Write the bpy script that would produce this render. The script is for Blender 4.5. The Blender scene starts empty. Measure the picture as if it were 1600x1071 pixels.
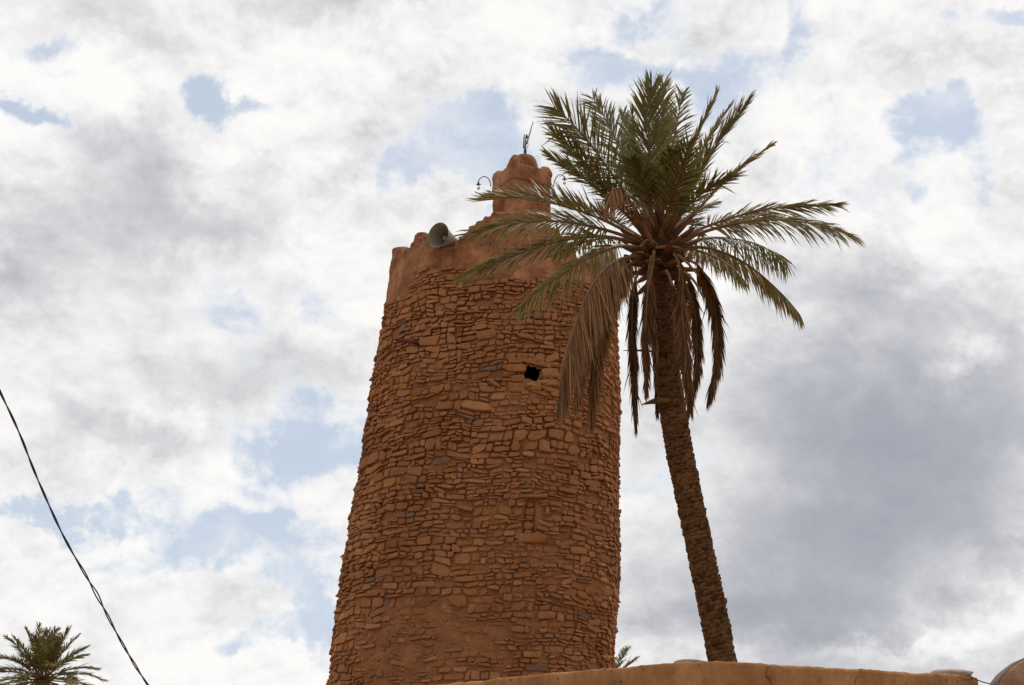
import bpy, math, random
import numpy as np
from mathutils import Vector

random.seed(7)
rng = np.random.default_rng(11)
R = math.radians
scene = bpy.context.scene
col = scene.collection

# ------------------------------------------------------------------ camera
PITCH = R(18.0)
CAMZ = 1.6
F = 1600 * 50.0 / 36.0
cam_d = bpy.data.cameras.new('camera')
cam_d.lens = 50.0; cam_d.sensor_width = 36.0; cam_d.sensor_fit = 'HORIZONTAL'
cam_d.clip_end = 20000.0
cam = bpy.data.objects.new('camera', cam_d); col.objects.link(cam)
cam.location = (0, 0, CAMZ); cam.rotation_euler = (math.pi / 2 + PITCH, 0, 0)
scene.camera = cam

def ray(px, py):
    x = (px - 800.0) / F; y = -(py - 535.5) / F
    c, s = math.cos(PITCH), math.sin(PITCH)
    return np.array([x, c - y * s, s + y * c])

def P(px, py, Y):
    """the world point seen at a photograph pixel, standing at distance Y"""
    d = ray(px, py)
    t = Y / d[1]
    return np.array([d[0] * t, Y, CAMZ + d[2] * t])

def proj(p):
    p = np.asarray(p, float)
    c, s = math.cos(PITCH), math.sin(PITCH)
    z = p[..., 2] - CAMZ
    dep = p[..., 1] * c + z * s
    up = -p[..., 1] * s + z * c
    return 800 + F * p[..., 0] / dep, 535.5 - F * up / dep

# ------------------------------------------------------------------ light
SUN_EL, SUN_AZ = R(60), R(42)          # azimuth from +Y towards +X
sunv = Vector((math.sin(SUN_AZ) * math.cos(SUN_EL), math.cos(SUN_AZ) * math.cos(SUN_EL), math.sin(SUN_EL)))
sd = bpy.data.lights.new('sun', 'SUN'); sd.energy = 2.3; sd.angle = R(2.0); sd.color = (1.0, 0.94, 0.85)
sun = bpy.data.objects.new('sun', sd); col.objects.link(sun)
sun.rotation_euler = sunv.to_track_quat('Z', 'Y').to_euler(); sun.location = sunv * 60

scene.view_settings.view_transform = 'Standard'
scene.view_settings.look = 'None'
scene.view_settings.exposure = 0.0
scene.view_settings.gamma = 1.0
scene.cycles.max_bounces = 6
scene.cycles.use_denoising = False

world = bpy.data.worlds.new('World'); scene.world = world
world.use_nodes = True
wt = world.node_tree; wn, wl = wt.nodes, wt.links
wn.clear()

def wnode(t, **kw):
    n = wn.new(t)
    for k, v in kw.items(): setattr(n, k, v)
    return n
def wput(sock, v):
    if hasattr(v, 'is_linked'): wl.new(v, sock)
    else: sock.default_value = v
def wm(op, a, b=None, c=None, clamp=False):
    n = wnode('ShaderNodeMath', operation=op, use_clamp=clamp)
    for i, v in enumerate((a, b, c)):
        if v is not None: wput(n.inputs[i], v)
    return n.outputs[0]
def wv(op, a, b=None, c=None):
    n = wnode('ShaderNodeVectorMath', operation=op)
    for i, v in enumerate((a, b, c)):
        if v is not None: wput(n.inputs[i], v)
    return n
def wnoise(vec, scale, detail=8, rough=0.55, lac=2.0, dist=0.0):
    n = wnode('ShaderNodeTexNoise', noise_dimensions='3D')
    wput(n.inputs['Vector'], vec)
    n.inputs['Scale'].default_value = scale; n.inputs['Detail'].default_value = detail
    n.inputs['Roughness'].default_value = rough; n.inputs['Lacunarity'].default_value = lac
    n.inputs['Distortion'].default_value = dist
    return n
def wsmooth(x, lo, hi):
    n = wnode('ShaderNodeMapRange', interpolation_type='SMOOTHSTEP')
    wput(n.inputs['Value'], x); n.inputs['From Min'].default_value = lo; n.inputs['From Max'].default_value = hi
    return n.outputs['Result']
def wmix(f, a, b):
    n = wnode('ShaderNodeMix', data_type='RGBA')
    wput(n.inputs[0], f); wput(n.inputs[6], a); wput(n.inputs[7], b)
    return n.outputs[2]

tc = wnode('ShaderNodeTexCoord').outputs['Generated']        # the direction looked in
sep = wnode('ShaderNodeSeparateXYZ'); wl.new(tc, sep.inputs[0])
az = wm('ARCTAN2', sep.outputs[0], sep.outputs[1])
el = wm('ARCSINE', sep.outputs[2])
comb = wnode('ShaderNodeCombineXYZ'); wl.new(az, comb.inputs[0]); wl.new(el, comb.inputs[1])
warp_big = wnoise(tc, 11.0, 8, 0.62)
warp = wv('MULTIPLY_ADD', warp_big.outputs['Color'], (0.12, 0.12, 0.0), (-0.06, -0.06, 0.0)).outputs[0]
pos = wv('ADD', comb.outputs[0], warp).outputs[0]

def blobs(lst, acc):
    for (x, y, rx, ry, amp) in lst:
        d = ray(x, y); d = d / np.linalg.norm(d)
        a0, e0 = math.atan2(d[0], d[1]), math.asin(d[2])
        ux, uy = F / rx * math.cos(e0), F / ry
        q = wv('MULTIPLY_ADD', pos, (ux, uy, 0), (-a0 * ux, -e0 * uy, 0)).outputs[0]
        g = wm('POWER', 0.36788, wv('DOT_PRODUCT', q, q).outputs['Value'])
        acc = wm('MULTIPLY_ADD', g, amp, acc)
    return acc

GAPS = [  # where blue shows between the clouds
    (690, 225, 85, 60, 1.0), (640, 285, 45, 40, .8), (760, 235, 60, 60, .75), (745, 300, 50, 30, .45),
    (930, 125, 60, 38, .75), (1000, 92, 70, 25, .7), (1035, 5, 45, 32, .6), (1135, 130, 80, 50, .62), (1265, 45, 45, 40, .62),
    (1240, 85, 30, 30, .5), (312, 152, 40, 26, .85), (375, 165, 30, 14, .45), (75, 170, 45, 18, .6), (10, 152, 25, 14, .5),
    (85, 50, 40, 16, .35), (1470, 212, 50, 40, 1.05), (1420, 270, 22, 30, .4), (1535, 28, 60, 24, .8), (1590, 40, 40, 36, .7),
    (1555, 260, 30, 30, .4), (1440, 320, 20, 20, .3), (480, 690, 45, 50, .7), (560, 700, 40, 70, .8), (430, 725, 45, 30, .45), (500, 620, 30, 20, .4),
    (400, 820, 110, 28, .8), (300, 862, 70, 30, .65), (385, 880, 50, 40, .6), (480, 905, 40, 55, .9), (505, 965, 35, 55, .85),
    (120, 815, 90, 16, .6), (25, 806, 50, 20, .6), (190, 890, 50, 20, .35), (375, 1045, 32, 25, .55), (440, 1025, 35, 20, .6),
    (548, 300, 16, 35, .35), (600, 325, 20, 45, .45), (1090, 210, 60, 60, .4), (1150, 420, 40, 30, .2)]
GREY = [  # where the cloud is thick and its underside grey
    (175, 370, 170, 110, .55), (330, 350, 110, 60, .38), (420, 270, 40, 60, .2), (170, 200, 90, 50, .4), (230, 260, 60, 60, .25),
    (150, 20, 160, 40, .28), (490, 8, 160, 40, .42), (230, 70, 120, 50, .2), (450, 560, 160, 70, .3), (220, 560, 230, 90, .3), (90, 700, 110, 80, .38), (270, 690, 130, 40, .42), (370, 610, 110, 60, .3),
    (20, 430, 80, 120, .25), (1290, 620, 240, 170, .62), (1500, 660, 200, 150, .62), (1180, 860, 260, 130, .5), (1450, 840, 220, 110, .52), (1330, 410, 120, 60, .35), (1420, 470, 90, 40, .3), (1560, 430, 60, 90, .3),
    (1110, 970, 220, 60, .4), (1330, 960, 150, 60, .35), (1420, 130, 50, 50, .16), (1290, 190, 60, 50, .15), (1360, 250, 190, 190, -.28), (400, 200, 120, 90, -.2), (700, 60, 200, 60, -.15), (1450, 1040, 220, 40, .45), (180, 970, 170, 60, .22), (400, 960, 90, 60, .18), (1000, 720, 60, 180, .1),
    (1525, 552, 40, 32, -.55), (1080, 520, 40, 120, -.25), (1400, 985, 150, 14, -.3), (1560, 950, 60, 25, -.45), (1330, 1000, 50, 18, -.2), (270, 655, 60, 20, -.3), (30, 90, 90, 40, -.25), (130, 110, 80, 40, -.25), (1500, 380, 60, 40, -.3)]
st = wv('MULTIPLY', tc, (1.0, 1.0, 1.35)).outputs[0]
fb = wnoise(st, 7.0, 12, 0.58, 2.1, 0.3).outputs['Fac']
fb2 = wnoise(st, 24.0, 9, 0.60, 2.1, 0.3).outputs['Fac']
fb3 = wnoise(st, 5.2, 6, 0.5, 2.0, 0.4).outputs['Fac']
def billow(off):
    v = wnode('ShaderNodeTexVoronoi', feature='F1', normalize=True)
    a = wv('MULTIPLY_ADD', warp_big.outputs['Color'], (0.10, 0.10, 0.10), tuple(float(q) * off for q in (sunv[0], sunv[1], sunv[2] * 1.35))).outputs[0]
    wl.new(wv('ADD', st, a).outputs[0], v.inputs['Vector'])
    v.inputs['Scale'].default_value = 8.5; v.inputs['Detail'].default_value = 4.0; v.inputs['Roughness'].default_value = 0.55; v.inputs['Lacunarity'].default_value = 2.2
    return wm('SUBTRACT', 1.0, v.outputs['Distance'])
bw, bwl = billow(0.0), billow(0.018)                          # rounded heads of cumulus, here and a step towards the sun
gap = blobs(GAPS, 0.0)
dens = wm('MULTIPLY_ADD', gap, -1.2, 0.54)
dens = wm('ADD', dens, wm('MULTIPLY_ADD', fb, 1.9, -0.95))
dens = wm('ADD', dens, wm('MULTIPLY_ADD', fb2, 1.5, -0.75))
dens = wm('ADD', dens, wm('MULTIPLY_ADD', bw, 1.1, -0.72))
lit = wnoise(wv('ADD', st, tuple(float(v) * 0.016 for v in (sunv[0], sunv[1], sunv[2] * 1.35))).outputs[0], 7.0, 12, 0.58, 2.1, 0.3).outputs['Fac']
lit2 = wnoise(wv('ADD', st, tuple(float(v) * 0.006 for v in (sunv[0], sunv[1], sunv[2] * 1.35))).outputs[0], 24.0, 9, 0.60, 2.1, 0.3).outputs['Fac']
relief = wm('ADD', wm('MULTIPLY_ADD', wm('SUBTRACT', bwl, bw), 0.5, wm('SUBTRACT', lit, fb)), wm('MULTIPLY', wm('SUBTRACT', lit2, fb2), 0.55))                              # thicker towards the sun: this side lies in the cloud's own shade
lay = blobs(GREY, -0.04)
det = wm('MULTIPLY', relief, 2.6)
det = wm('ADD', det, wm('MULTIPLY_ADD', fb, 1.0, -0.50))
det = wm('ADD', det, wm('MULTIPLY_ADD', fb3, 1.1, -0.55))
det = wm('ADD', det, wm('MULTIPLY_ADD', fb2, 0.55, -0.275))
calm = wm('MULTIPLY_ADD', wm('MULTIPLY', lay, 1.25, clamp=True), -0.72, 1.0)   # thick cloud is smoother
grey = wm('MULTIPLY_ADD', det, calm, lay)
dens = wm('MULTIPLY_ADD', lay, 0.35, dens)
cover = wsmooth(dens, -0.24, 0.50)
edge = wsmooth(dens, 0.05, 0.6)                               # thin edges of a cloud let the sun through
greyf = wm('MULTIPLY', wsmooth(grey, -0.35, 1.25), wm('MULTIPLY_ADD', edge, 0.65, 0.35))
cloud = wmix(greyf, (9.9, 9.8, 9.6, 1), (3.62, 3.76, 4.35, 1))
sky = wnode('ShaderNodeTexSky', sky_type='NISHITA', sun_disc=False)
sky.sun_elevation = SUN_EL; sky.sun_rotation = SUN_AZ; sky.altitude = 700; sky.dust_density = 2.0
veil = wmix(0.72, sky.outputs[0], (6.7, 7.45, 8.6, 1))          # thin high veil over the blue
wisp = wm('MULTIPLY', wsmooth(wm('MULTIPLY_ADD', fb2, 0.8, wm('MULTIPLY', fb, 0.5)), 0.58, 0.90), 0.6)
skyc = wmix(cover, wmix(wisp, veil, (9.0, 9.1, 9.3, 1)), cloud)
bg = wnode('ShaderNodeBackground'); wl.new(skyc, bg.inputs[0]); bg.inputs[1].default_value = 0.1
wo = wnode('ShaderNodeOutputWorld'); wl.new(bg.outputs[0], wo.inputs[0])
world.cycles.sampling_method = 'MANUAL'; world.cycles.sample_map_resolution = 512

# ------------------------------------------------------------------ helpers
ORIGIN = {}
def tag(o, label=None, cat=None, group=None, kind=None):
    if label: o['label'] = label
    if cat: o['category'] = cat
    if group: o['group'] = group
    if kind: o['kind'] = kind
    return o

def thing(name, label, cat, loc, group=None):
    o = bpy.data.objects.new(name, None); col.objects.link(o)
    o.empty_display_size = 0.3
    o.location = tuple(float(v) for v in loc)
    ORIGIN[o] = np.array(loc, float)
    return tag(o, label, cat, group)

class MB:
    """collects shapes in world coordinates; build() links them as ONE mesh object"""
    def __init__(s): s.v = []; s.f = []; s.m = []; s.t = []; s.n = 0
    def add(s, v, f, mat=0, tint=0.5):
        v = np.asarray(v, float).reshape(-1, 3)
        s.v.append(v); s.f.extend([tuple(i + s.n for i in q) for q in f]); s.m.extend([mat] * len(f))
        s.t.append(np.broadcast_to(np.asarray(tint, float), (len(v),)))
        s.n += len(v)
    def build(s, name, mats, parent=None, smooth=True, origin=None):
        v = np.concatenate(s.v) if s.v else np.zeros((0, 3))
        root = parent
        while root is not None and root not in ORIGIN: root = root.parent
        off = ORIGIN[root] if root is not None else (np.zeros(3) if origin is None else np.array(origin, float))
        me = bpy.data.meshes.new(name)
        me.from_pydata((v - off).tolist(), [], s.f)
        for m in (mats if isinstance(mats, (list, tuple)) else [mats]): me.materials.append(m)
        me.polygons.foreach_set('material_index', np.array(s.m, dtype=np.int32))
        me.polygons.foreach_set('use_smooth', np.full(len(s.f), smooth))
        a = me.attributes.new('tint', 'FLOAT', 'POINT')
        a.data.foreach_set('value', np.concatenate(s.t).astype(np.float32))
        me.update()
        o = bpy.data.objects.new(name, me); col.objects.link(o)
        if parent is not None: o.parent = parent
        else: o.location = tuple(off)
        return o

def nrm(v):
    v = np.asarray(v, float)
    return v / np.maximum(np.linalg.norm(v, axis=-1, keepdims=True), 1e-9)

def vnoise(p, seed=0):
    p = np.asarray(p, float)
    i = np.floor(p).astype(np.int64); f = p - i; f = f * f * (3 - 2 * f)
    def h(x, y, z):
        n = (x * 374761393 + y * 668265263 + z * 2147483647 + seed * 974711) & 0xffffffff
        n = ((n ^ (n >> 13)) * 1274126177) & 0xffffffff
        n = ((n ^ (n >> 16)) * 2246822519) & 0xffffffff
        return ((n ^ (n >> 15)) & 0xffffff) / float(0xffffff)
    x, y, z = i[..., 0], i[..., 1], i[..., 2]; r = 0
    for a in (0, 1):
        for b in (0, 1):
            for c in (0, 1):
                w = (f[..., 0] if a else 1 - f[..., 0]) * (f[..., 1] if b else 1 - f[..., 1]) * (f[..., 2] if c else 1 - f[..., 2])
                r = r + w * h(x + a, y + b, z + c)
    return r * 2 - 1

def fbm(p, oct=4, seed=0):
    r = 0; a = 1.0; p = np.asarray(p, float)
    for k in range(oct):
        r = r + a * vnoise(p * (2.03 ** k) + 17.3 * k, seed + k); a *= 0.5
    return r

def grid_faces(nr, nc, closed=False, flip=False):
    f = []
    for r in range(nr - 1):
        for c in range(nc if closed else nc - 1):
            d = (c + 1) % nc
            q = (r * nc + c, r * nc + d, (r + 1) * nc + d, (r + 1) * nc + c)
            f.append(q[::-1] if flip else q)
    return f

def tube(mb, pts, rad, seg=8, mat=0, tint=0.5, caps=True):
    pts = np.asarray(pts, float); n = len(pts)
    rad = np.broadcast_to(np.asarray(rad, float), (n,))
    T = nrm(np.gradient(pts, axis=0))
    up = np.array([0, 0, 1.0]) if abs(T[0][2]) < 0.9 else np.array([0, 1.0, 0])
    v = []; S = nrm(np.cross(T[0], up))
    for i in range(n):
        S = nrm(S - T[i] * np.dot(S, T[i])); U = np.cross(S, T[i])
        for k in range(seg):
            a = 2 * math.pi * k / seg
            v.append(pts[i] + rad[i] * (math.cos(a) * S + math.sin(a) * U))
    f = grid_faces(n, seg, True)
    if caps: f += [tuple(range(seg))[::-1], tuple(range((n - 1) * seg, n * seg))]
    mb.add(v, f, mat, tint)

def lathe(mb, origin, axis, prof, seg=28, mat=0, tint=0.5, closed_ends=True):
    """prof: list of (distance along axis, radius)"""
    axis = nrm(axis); up = np.array([0, 0, 1.0]) if abs(axis[2]) < .9 else np.array([1.0, 0, 0])
    S = nrm(np.cross(axis, up)); U = np.cross(S, axis); v = []
    for (d, r) in prof:
        for k in range(seg):
            a = 2 * math.pi * k / seg
            v.append(origin + axis * d + r * (math.cos(a) * S + math.sin(a) * U))
    f = grid_faces(len(prof), seg, True)
    if closed_ends: f += [tuple(range(seg))[::-1], tuple(range((len(prof) - 1) * seg, len(prof) * seg))]
    mb.add(v, f, mat, tint)

def box(mb, c, ax, half, mat=0, tint=0.5, jit=0.0):
    """a box round c; ax is three unit vectors, half the half sizes"""
    v = []
    for i in (-1, 1):
        for j in (-1, 1):
            for k in (-1, 1):
                v.append(np.asarray(c) + ax[0] * half[0] * i + ax[1] * half[1] * j + ax[2] * half[2] * k + (rng.normal(0, jit, 3) if jit else 0))
    f = [(0, 1, 3, 2), (4, 6, 7, 5), (0, 4, 5, 1), (2, 3, 7, 6), (0, 2, 6, 4), (1, 5, 7, 3)]
    mb.add(v, f, mat, tint)

def lump(mb, c, r, sub=24, amp=0.12, freq=2.0, seed=0, mat=0, tint=0.5, power=1.0):
    """a rounded, uneven lump of plaster or stone; r = three radii"""
    v = []; rows, cols = sub, sub * 2
    for i in range(rows + 1):
        th = math.pi * i / rows
        for k in range(cols):
            ph = 2 * math.pi * k / cols
            v.append((math.sin(th) * math.cos(ph), math.sin(th) * math.sin(ph), math.cos(th)))
    v = np.array(v); v = np.sign(v) * np.abs(v) ** power
    w = v * np.asarray(r)
    w = w * (1 + amp * fbm(v * freq + seed * 7.1, 3, seed))[:, None] + np.asarray(c)
    mb.add(w, grid_faces(rows + 1, cols, True, True), mat, tint)

# ------------------------------------------------------------------ materials
def material(name, rough=0.9, spec=0.2):
    m = bpy.data.materials.new(name); m.use_nodes = True
    b = m.node_tree.nodes['Principled BSDF']
    b.inputs['Roughness'].default_value = rough
    b.inputs['Specular IOR Level'].default_value = spec
    return m, m.node_tree, b

def nd(t, kind, **kw):
    n = t.nodes.new(kind)
    for k, v in kw.items(): setattr(n, k, v)
    return n

def noise_node(t, scale, detail=6, rough=0.6, vec=None):
    n = nd(t, 'ShaderNodeTexNoise'); n.inputs['Scale'].default_value = scale
    n.inputs['Detail'].default_value = detail; n.inputs['Roughness'].default_value = rough
    t.links.new(vec if vec is not None else obj_coord(t), n.inputs['Vector'])
    return n.outputs['Fac']

def obj_coord(t):
    for n in t.nodes:
        if n.bl_idname == 'ShaderNodeTexCoord': return n.outputs['Object']
    return nd(t, 'ShaderNodeTexCoord').outputs['Object']

def ramp(t, fac, stops):
    r = nd(t, 'ShaderNodeValToRGB'); e = r.color_ramp.elements
    while len(e) < len(stops): e.new(0.5)
    for q, (p, c) in zip(e, stops): q.position = p; q.color = (*c, 1)
    t.links.new(fac, r.inputs[0]); return r.outputs[0]

def mixc(t, fac, a, b, mode='MIX'):
    n = nd(t, 'ShaderNodeMix', data_type='RGBA', blend_type=mode)
    for s, v in ((n.inputs[0], fac), (n.inputs[6], a), (n.inputs[7], b)):
        if hasattr(v, 'is_linked'): t.links.new(v, s)
        elif isinstance(v, (int, float)): s.default_value = v
        else: s.default_value = (*v, 1)
    return n.outputs[2]

def bump(t, b, fac, strength, dist):
    n = nd(t, 'ShaderNodeBump'); n.inputs['Strength'].default_value = strength; n.inputs['Distance'].default_value = dist
    t.links.new(fac, n.inputs['Height']); t.links.new(n.outputs[0], b.inputs['Normal'])

def streaks(t, c, amount, xy, z, lo=.42, hi=.56):
    """rain runnels: stains drawn out downwards"""
    m = nd(t, 'ShaderNodeMapping'); t.links.new(obj_coord(t), m.inputs[0]); m.inputs['Scale'].default_value = (xy, xy, z)
    n = noise_node(t, 1.0, 6, 0.65, m.outputs[0])
    return mixc(t, amount, c, ramp(t, n, [(lo, (.55, .50, .47)), (hi, (1, 1, 1))]), 'MULTIPLY')

def cracks(t, c, scale, width, amount):
    w = nd(t, 'ShaderNodeTexNoise'); t.links.new(obj_coord(t), w.inputs['Vector']); w.inputs['Scale'].default_value = scale * 2.2; w.inputs['Detail'].default_value = 5
    a = nd(t, 'ShaderNodeVectorMath', operation='MULTIPLY_ADD'); t.links.new(w.outputs['Color'], a.inputs[0]); a.inputs[1].default_value = (.7 / scale,) * 3; t.links.new(obj_coord(t), a.inputs[2])
    v = nd(t, 'ShaderNodeTexVoronoi', feature='DISTANCE_TO_EDGE'); v.inputs['Scale'].default_value = scale; t.links.new(a.outputs[0], v.inputs['Vector'])
    gate = ramp(t, noise_node(t, scale * .8, 3), [(.50, (1, 1, 1)), (.56, (0, 0, 0))])
    k = mixc(t, gate, ramp(t, v.outputs['Distance'], [(0.0, (.28, .24, .22)), (width, (1, 1, 1))]), (1, 1, 1))
    return mixc(t, amount, c, k, 'MULTIPLY')

def pits(t, c, scale, amount):
    v = nd(t, 'ShaderNodeTexVoronoi'); v.inputs['Scale'].default_value = scale; t.links.new(obj_coord(t), v.inputs['Vector'])
    gate = ramp(t, noise_node(t, scale * .35, 2), [(.52, (1, 1, 1)), (.60, (0, 0, 0))])
    k = mixc(t, gate, ramp(t, v.outputs['Distance'], [(.10, (.25, .2, .18)), (.2, (1, 1, 1))]), (1, 1, 1))
    return mixc(t, amount, c, k, 'MULTIPLY')

def attr(t, name='tint'):
    n = nd(t, 'ShaderNodeAttribute'); n.attribute_name = name; return n.outputs['Fac']

def addm(t, a, b, w=1.0):
    n = nd(t, 'ShaderNodeMath', operation='MULTIPLY_ADD')
    t.links.new(b, n.inputs[0]); n.inputs[1].default_value = w; t.links.new(a, n.inputs[2]); return n.outputs[0]

def simple(name, color, rough=0.6, spec=0.3, metal=0.0, var=0.25, scale=12.0, bmp=0.0):
    m, t, b = material(name, rough, spec); b.inputs['Metallic'].default_value = metal
    n = noise_node(t, scale)
    lo = tuple(c * (1 - var) for c in color); hi = tuple(min(1, c * (1 + var)) for c in color)
    t.links.new(ramp(t, n, [(0.3, lo), (0.7, hi)]), b.inputs['Base Color'])
    if bmp: bump(t, b, noise_node(t, scale * 3), 0.6, bmp)
    return m

# field stone: each stone has its own tint (0..1), > 1 marks the few slate-grey ones
M_STONE, t, b = material('field_stone', 0.92, 0.12)
ti = attr(t)
c1 = ramp(t, ti, [(0.0, (.250, .104, .043)), (0.35, (.305, .130, .052)), (0.7, (.352, .152, .060)), (0.93, (.415, .194, .078)), (0.96, (.215, .125, .082)), (1.0, (.185, .118, .086))])
n1 = noise_node(t, 9.0, 8, 0.65)
c2 = mixc(t, 0.55, c1, ramp(t, n1, [(0.3, (.42, .40, .38)), (0.5, (.9, .9, .9)), (0.72, (1.0, 1.0, 1.0))]), 'MULTIPLY')
n2 = noise_node(t, 1.1, 5, 0.6)
c3 = mixc(t, ramp(t, n2, [(0.42, (0, 0, 0)), (0.7, (.55, .55, .55))]), c2, (.27, .125, .066))
c3 = mixc(t, 0.6, c3, ramp(t, noise_node(t, 0.55, 5, 0.6), [(0.36, (.55, .52, .50)), (0.58, (1, 1, 1))]), 'MULTIPLY')   # weathering in broad patches
t.links.new(c3, b.inputs['Base Color'])
bump(t, b, noise_node(t, 32.0, 8, 0.7), 0.9, 0.02)

M_MUD, t, b = material('mud_mortar', 0.96, 0.08)
n1 = noise_node(t, 3.0, 8, 0.62)
c1 = ramp(t, n1, [(0.28, (.185, .080, .039)), (0.55, (.258, .114, .053)), (0.75, (.32, .148, .071))])
t.links.new(c1, b.inputs['Base Color'])
bump(t, b, noise_node(t, 24.0, 10, 0.72), 1.0, 0.035)

M_PLASTER, t, b = material('red_plaster', 0.94, 0.1)
n1 = noise_node(t, 1.7, 9, 0.66); n2 = noise_node(t, 7.0, 8, 0.7); n3 = noise_node(t, 0.8, 4, 0.5)
c1 = ramp(t, n1, [(0.38, (.20, .082, .041)), (0.5, (.33, .143, .068)), (0.6, (.44, .21, .112))])
c2 = mixc(t, 0.55, c1, ramp(t, n2, [(0.32, (.45, .42, .40)), (0.52, (1, 1, 1))]), 'MULTIPLY')
c3 = mixc(t, ramp(t, n3, [(0.50, (0, 0, 0)), (0.58, (.65, .65, .65))]), c2, (.385, .19, .104))
c3 = cracks(t, streaks(t, c3, .55, 3.2, .55), .9, .022, .8)
c3 = pits(t, c3, 5.0, .7)
t.links.new(c3, b.inputs['Base Color'])
bump(t, b, noise_node(t, 9.0, 12, 0.72), 1.0, 0.06)

M_WALL, t, b = material('ochre_plaster', 0.93, 0.1)
n1 = noise_node(t, 2.2, 9, 0.66); n2 = noise_node(t, 11.0, 8, 0.7)
c1 = ramp(t, n1, [(0.36, (.24, .112, .047)), (0.5, (.32, .160, .068)), (0.62, (.39, .205, .096))])
c2 = mixc(t, 0.4, c1, ramp(t, n2, [(0.33, (.5, .44, .40)), (0.5, (1, 1, 1))]), 'MULTIPLY')
c2 = pits(t, cracks(t, streaks(t, c2, .4, 4.0, .7), 1.3, .012, .8), 13.0, .85)
t.links.new(c2, b.inputs['Base Color'])
bump(t, b, noise_node(t, 28.0, 10, 0.7), 0.7, 0.012)

M_GROUND, t, b = material('sandy_ground', 0.97, 0.05)
t.links.new(ramp(t, noise_node(t, 0.35, 10, 0.65), [(0.3, (.27, .18, .115)), (0.7, (.38, .262, .17))]), b.inputs['Base Color'])
bump(t, b, noise_node(t, 6.0, 8, 0.7), 0.8, 0.05)

def leaf_mat(name, stops, rough=0.46, spec=0.38, trans=0.34):
    m, t, b = material(name, rough, spec)
    v = addm(t, attr(t), noise_node(t, 3.0, 4), 0.35)
    c = ramp(t, v, stops)
    t.links.new(c, b.inputs['Base Color'])
    tr = nd(t, 'ShaderNodeBsdfTranslucent'); t.links.new(c, tr.inputs[0])
    mx = nd(t, 'ShaderNodeMixShader'); mx.inputs[0].default_value = trans
    t.links.new(b.outputs[0], mx.inputs[1]); t.links.new(tr.outputs[0], mx.inputs[2])
    t.links.new(mx.outputs[0], t.nodes['Material Output'].inputs[0])
    return m
M_LEAF = leaf_mat('palm_leaf', [(0.1, (.082, .086, .030)), (0.5, (.122, .113, .033)), (0.8, (.180, .130, .034)), (1.0, (.27, .160, .038))])
M_DEAD = leaf_mat('dry_palm_leaf', [(0.1, (.062, .029, .013)), (0.5, (.145, .072, .032)), (1.0, (.25, .135, .066))], 0.85, 0.08, 0.1)
M_RACHIS = simple('palm_rib', (.135, .064, .026), 0.6, 0.3, var=.3, scale=6)
M_BARK = simple('palm_bark', (.105, .052, .024), 0.95, 0.05, var=.45, scale=7.0, bmp=0.02)
M_BARKDARK = simple('palm_bark_gap', (.05, .026, .014), 0.98, 0.02, var=.4, scale=9.0, bmp=0.02)
M_FIBRE = simple('palm_fibre', (.060, .032, .018), 0.98, 0.02, var=.5, scale=22.0, bmp=0.03)
M_STALK = simple('dry_stalk', (.19, .11, .06), 0.7, 0.2, var=.3, scale=5)
M_WOOD = simple('reddish_wood', (.10, .032, .022), 0.8, 0.2, var=.4, scale=14)
M_LINTEL = simple('lintel_wood', (.24, .105, .052), 0.9, 0.1, var=.35, scale=9, bmp=.01)
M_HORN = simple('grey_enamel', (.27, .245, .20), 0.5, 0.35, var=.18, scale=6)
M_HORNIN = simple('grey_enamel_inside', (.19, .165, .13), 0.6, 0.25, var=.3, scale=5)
M_DARK = simple('black_metal', (.03, .03, .032), 0.5, 0.4, var=.3)
M_GREYMETAL = simple('weathered_metal', (.22, .20, .17), 0.55, 0.4, metal=0.3, var=.3)
M_RUBBER = simple('black_cable', (.022, .022, .026), 0.5, 0.4, var=.3)
M_SUNLITCAP = simple('sunlit_mud_cap', (.36, .28, .225), 0.95, 0.1, var=.25, scale=10, bmp=.01)  # mud cap lightened in colour to stand in for sun on it
M_PINKPLASTER = simple('pinkish_plaster', (.235, .135, .088), 0.93, 0.1, var=.5, scale=4.5, bmp=.02)
M_GREYEDGE = simple('grey_stone_and_lit_rim', (.20, .165, .155), 0.95, 0.1, var=.2, scale=9, bmp=.01)  # grey stone; on the dome rim the grey paints in light from the sky
M_BULB, t, b = material('bulb_glass', 0.12, 0.6)
b.inputs['Base Color'].default_value = (.78, .74, .66, 1); b.inputs['Transmission Weight'].default_value = 0.35

# ------------------------------------------------------------------ ground
g = MB(); n = 41
xs = np.sign(np.linspace(-1, 1, n)) * np.abs(np.linspace(-1, 1, n)) ** 3 * 6000
gx, gy = np.meshgrid(xs, xs)
gz = np.where(np.hypot(gx, gy) > 60, 0.0, 0.0)
g.add(np.stack([gx, gy, gz], -1).reshape(-1, 3), grid_faces(n, n))
o = g.build('ground', M_GROUND); tag(o, kind='structure')

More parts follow.
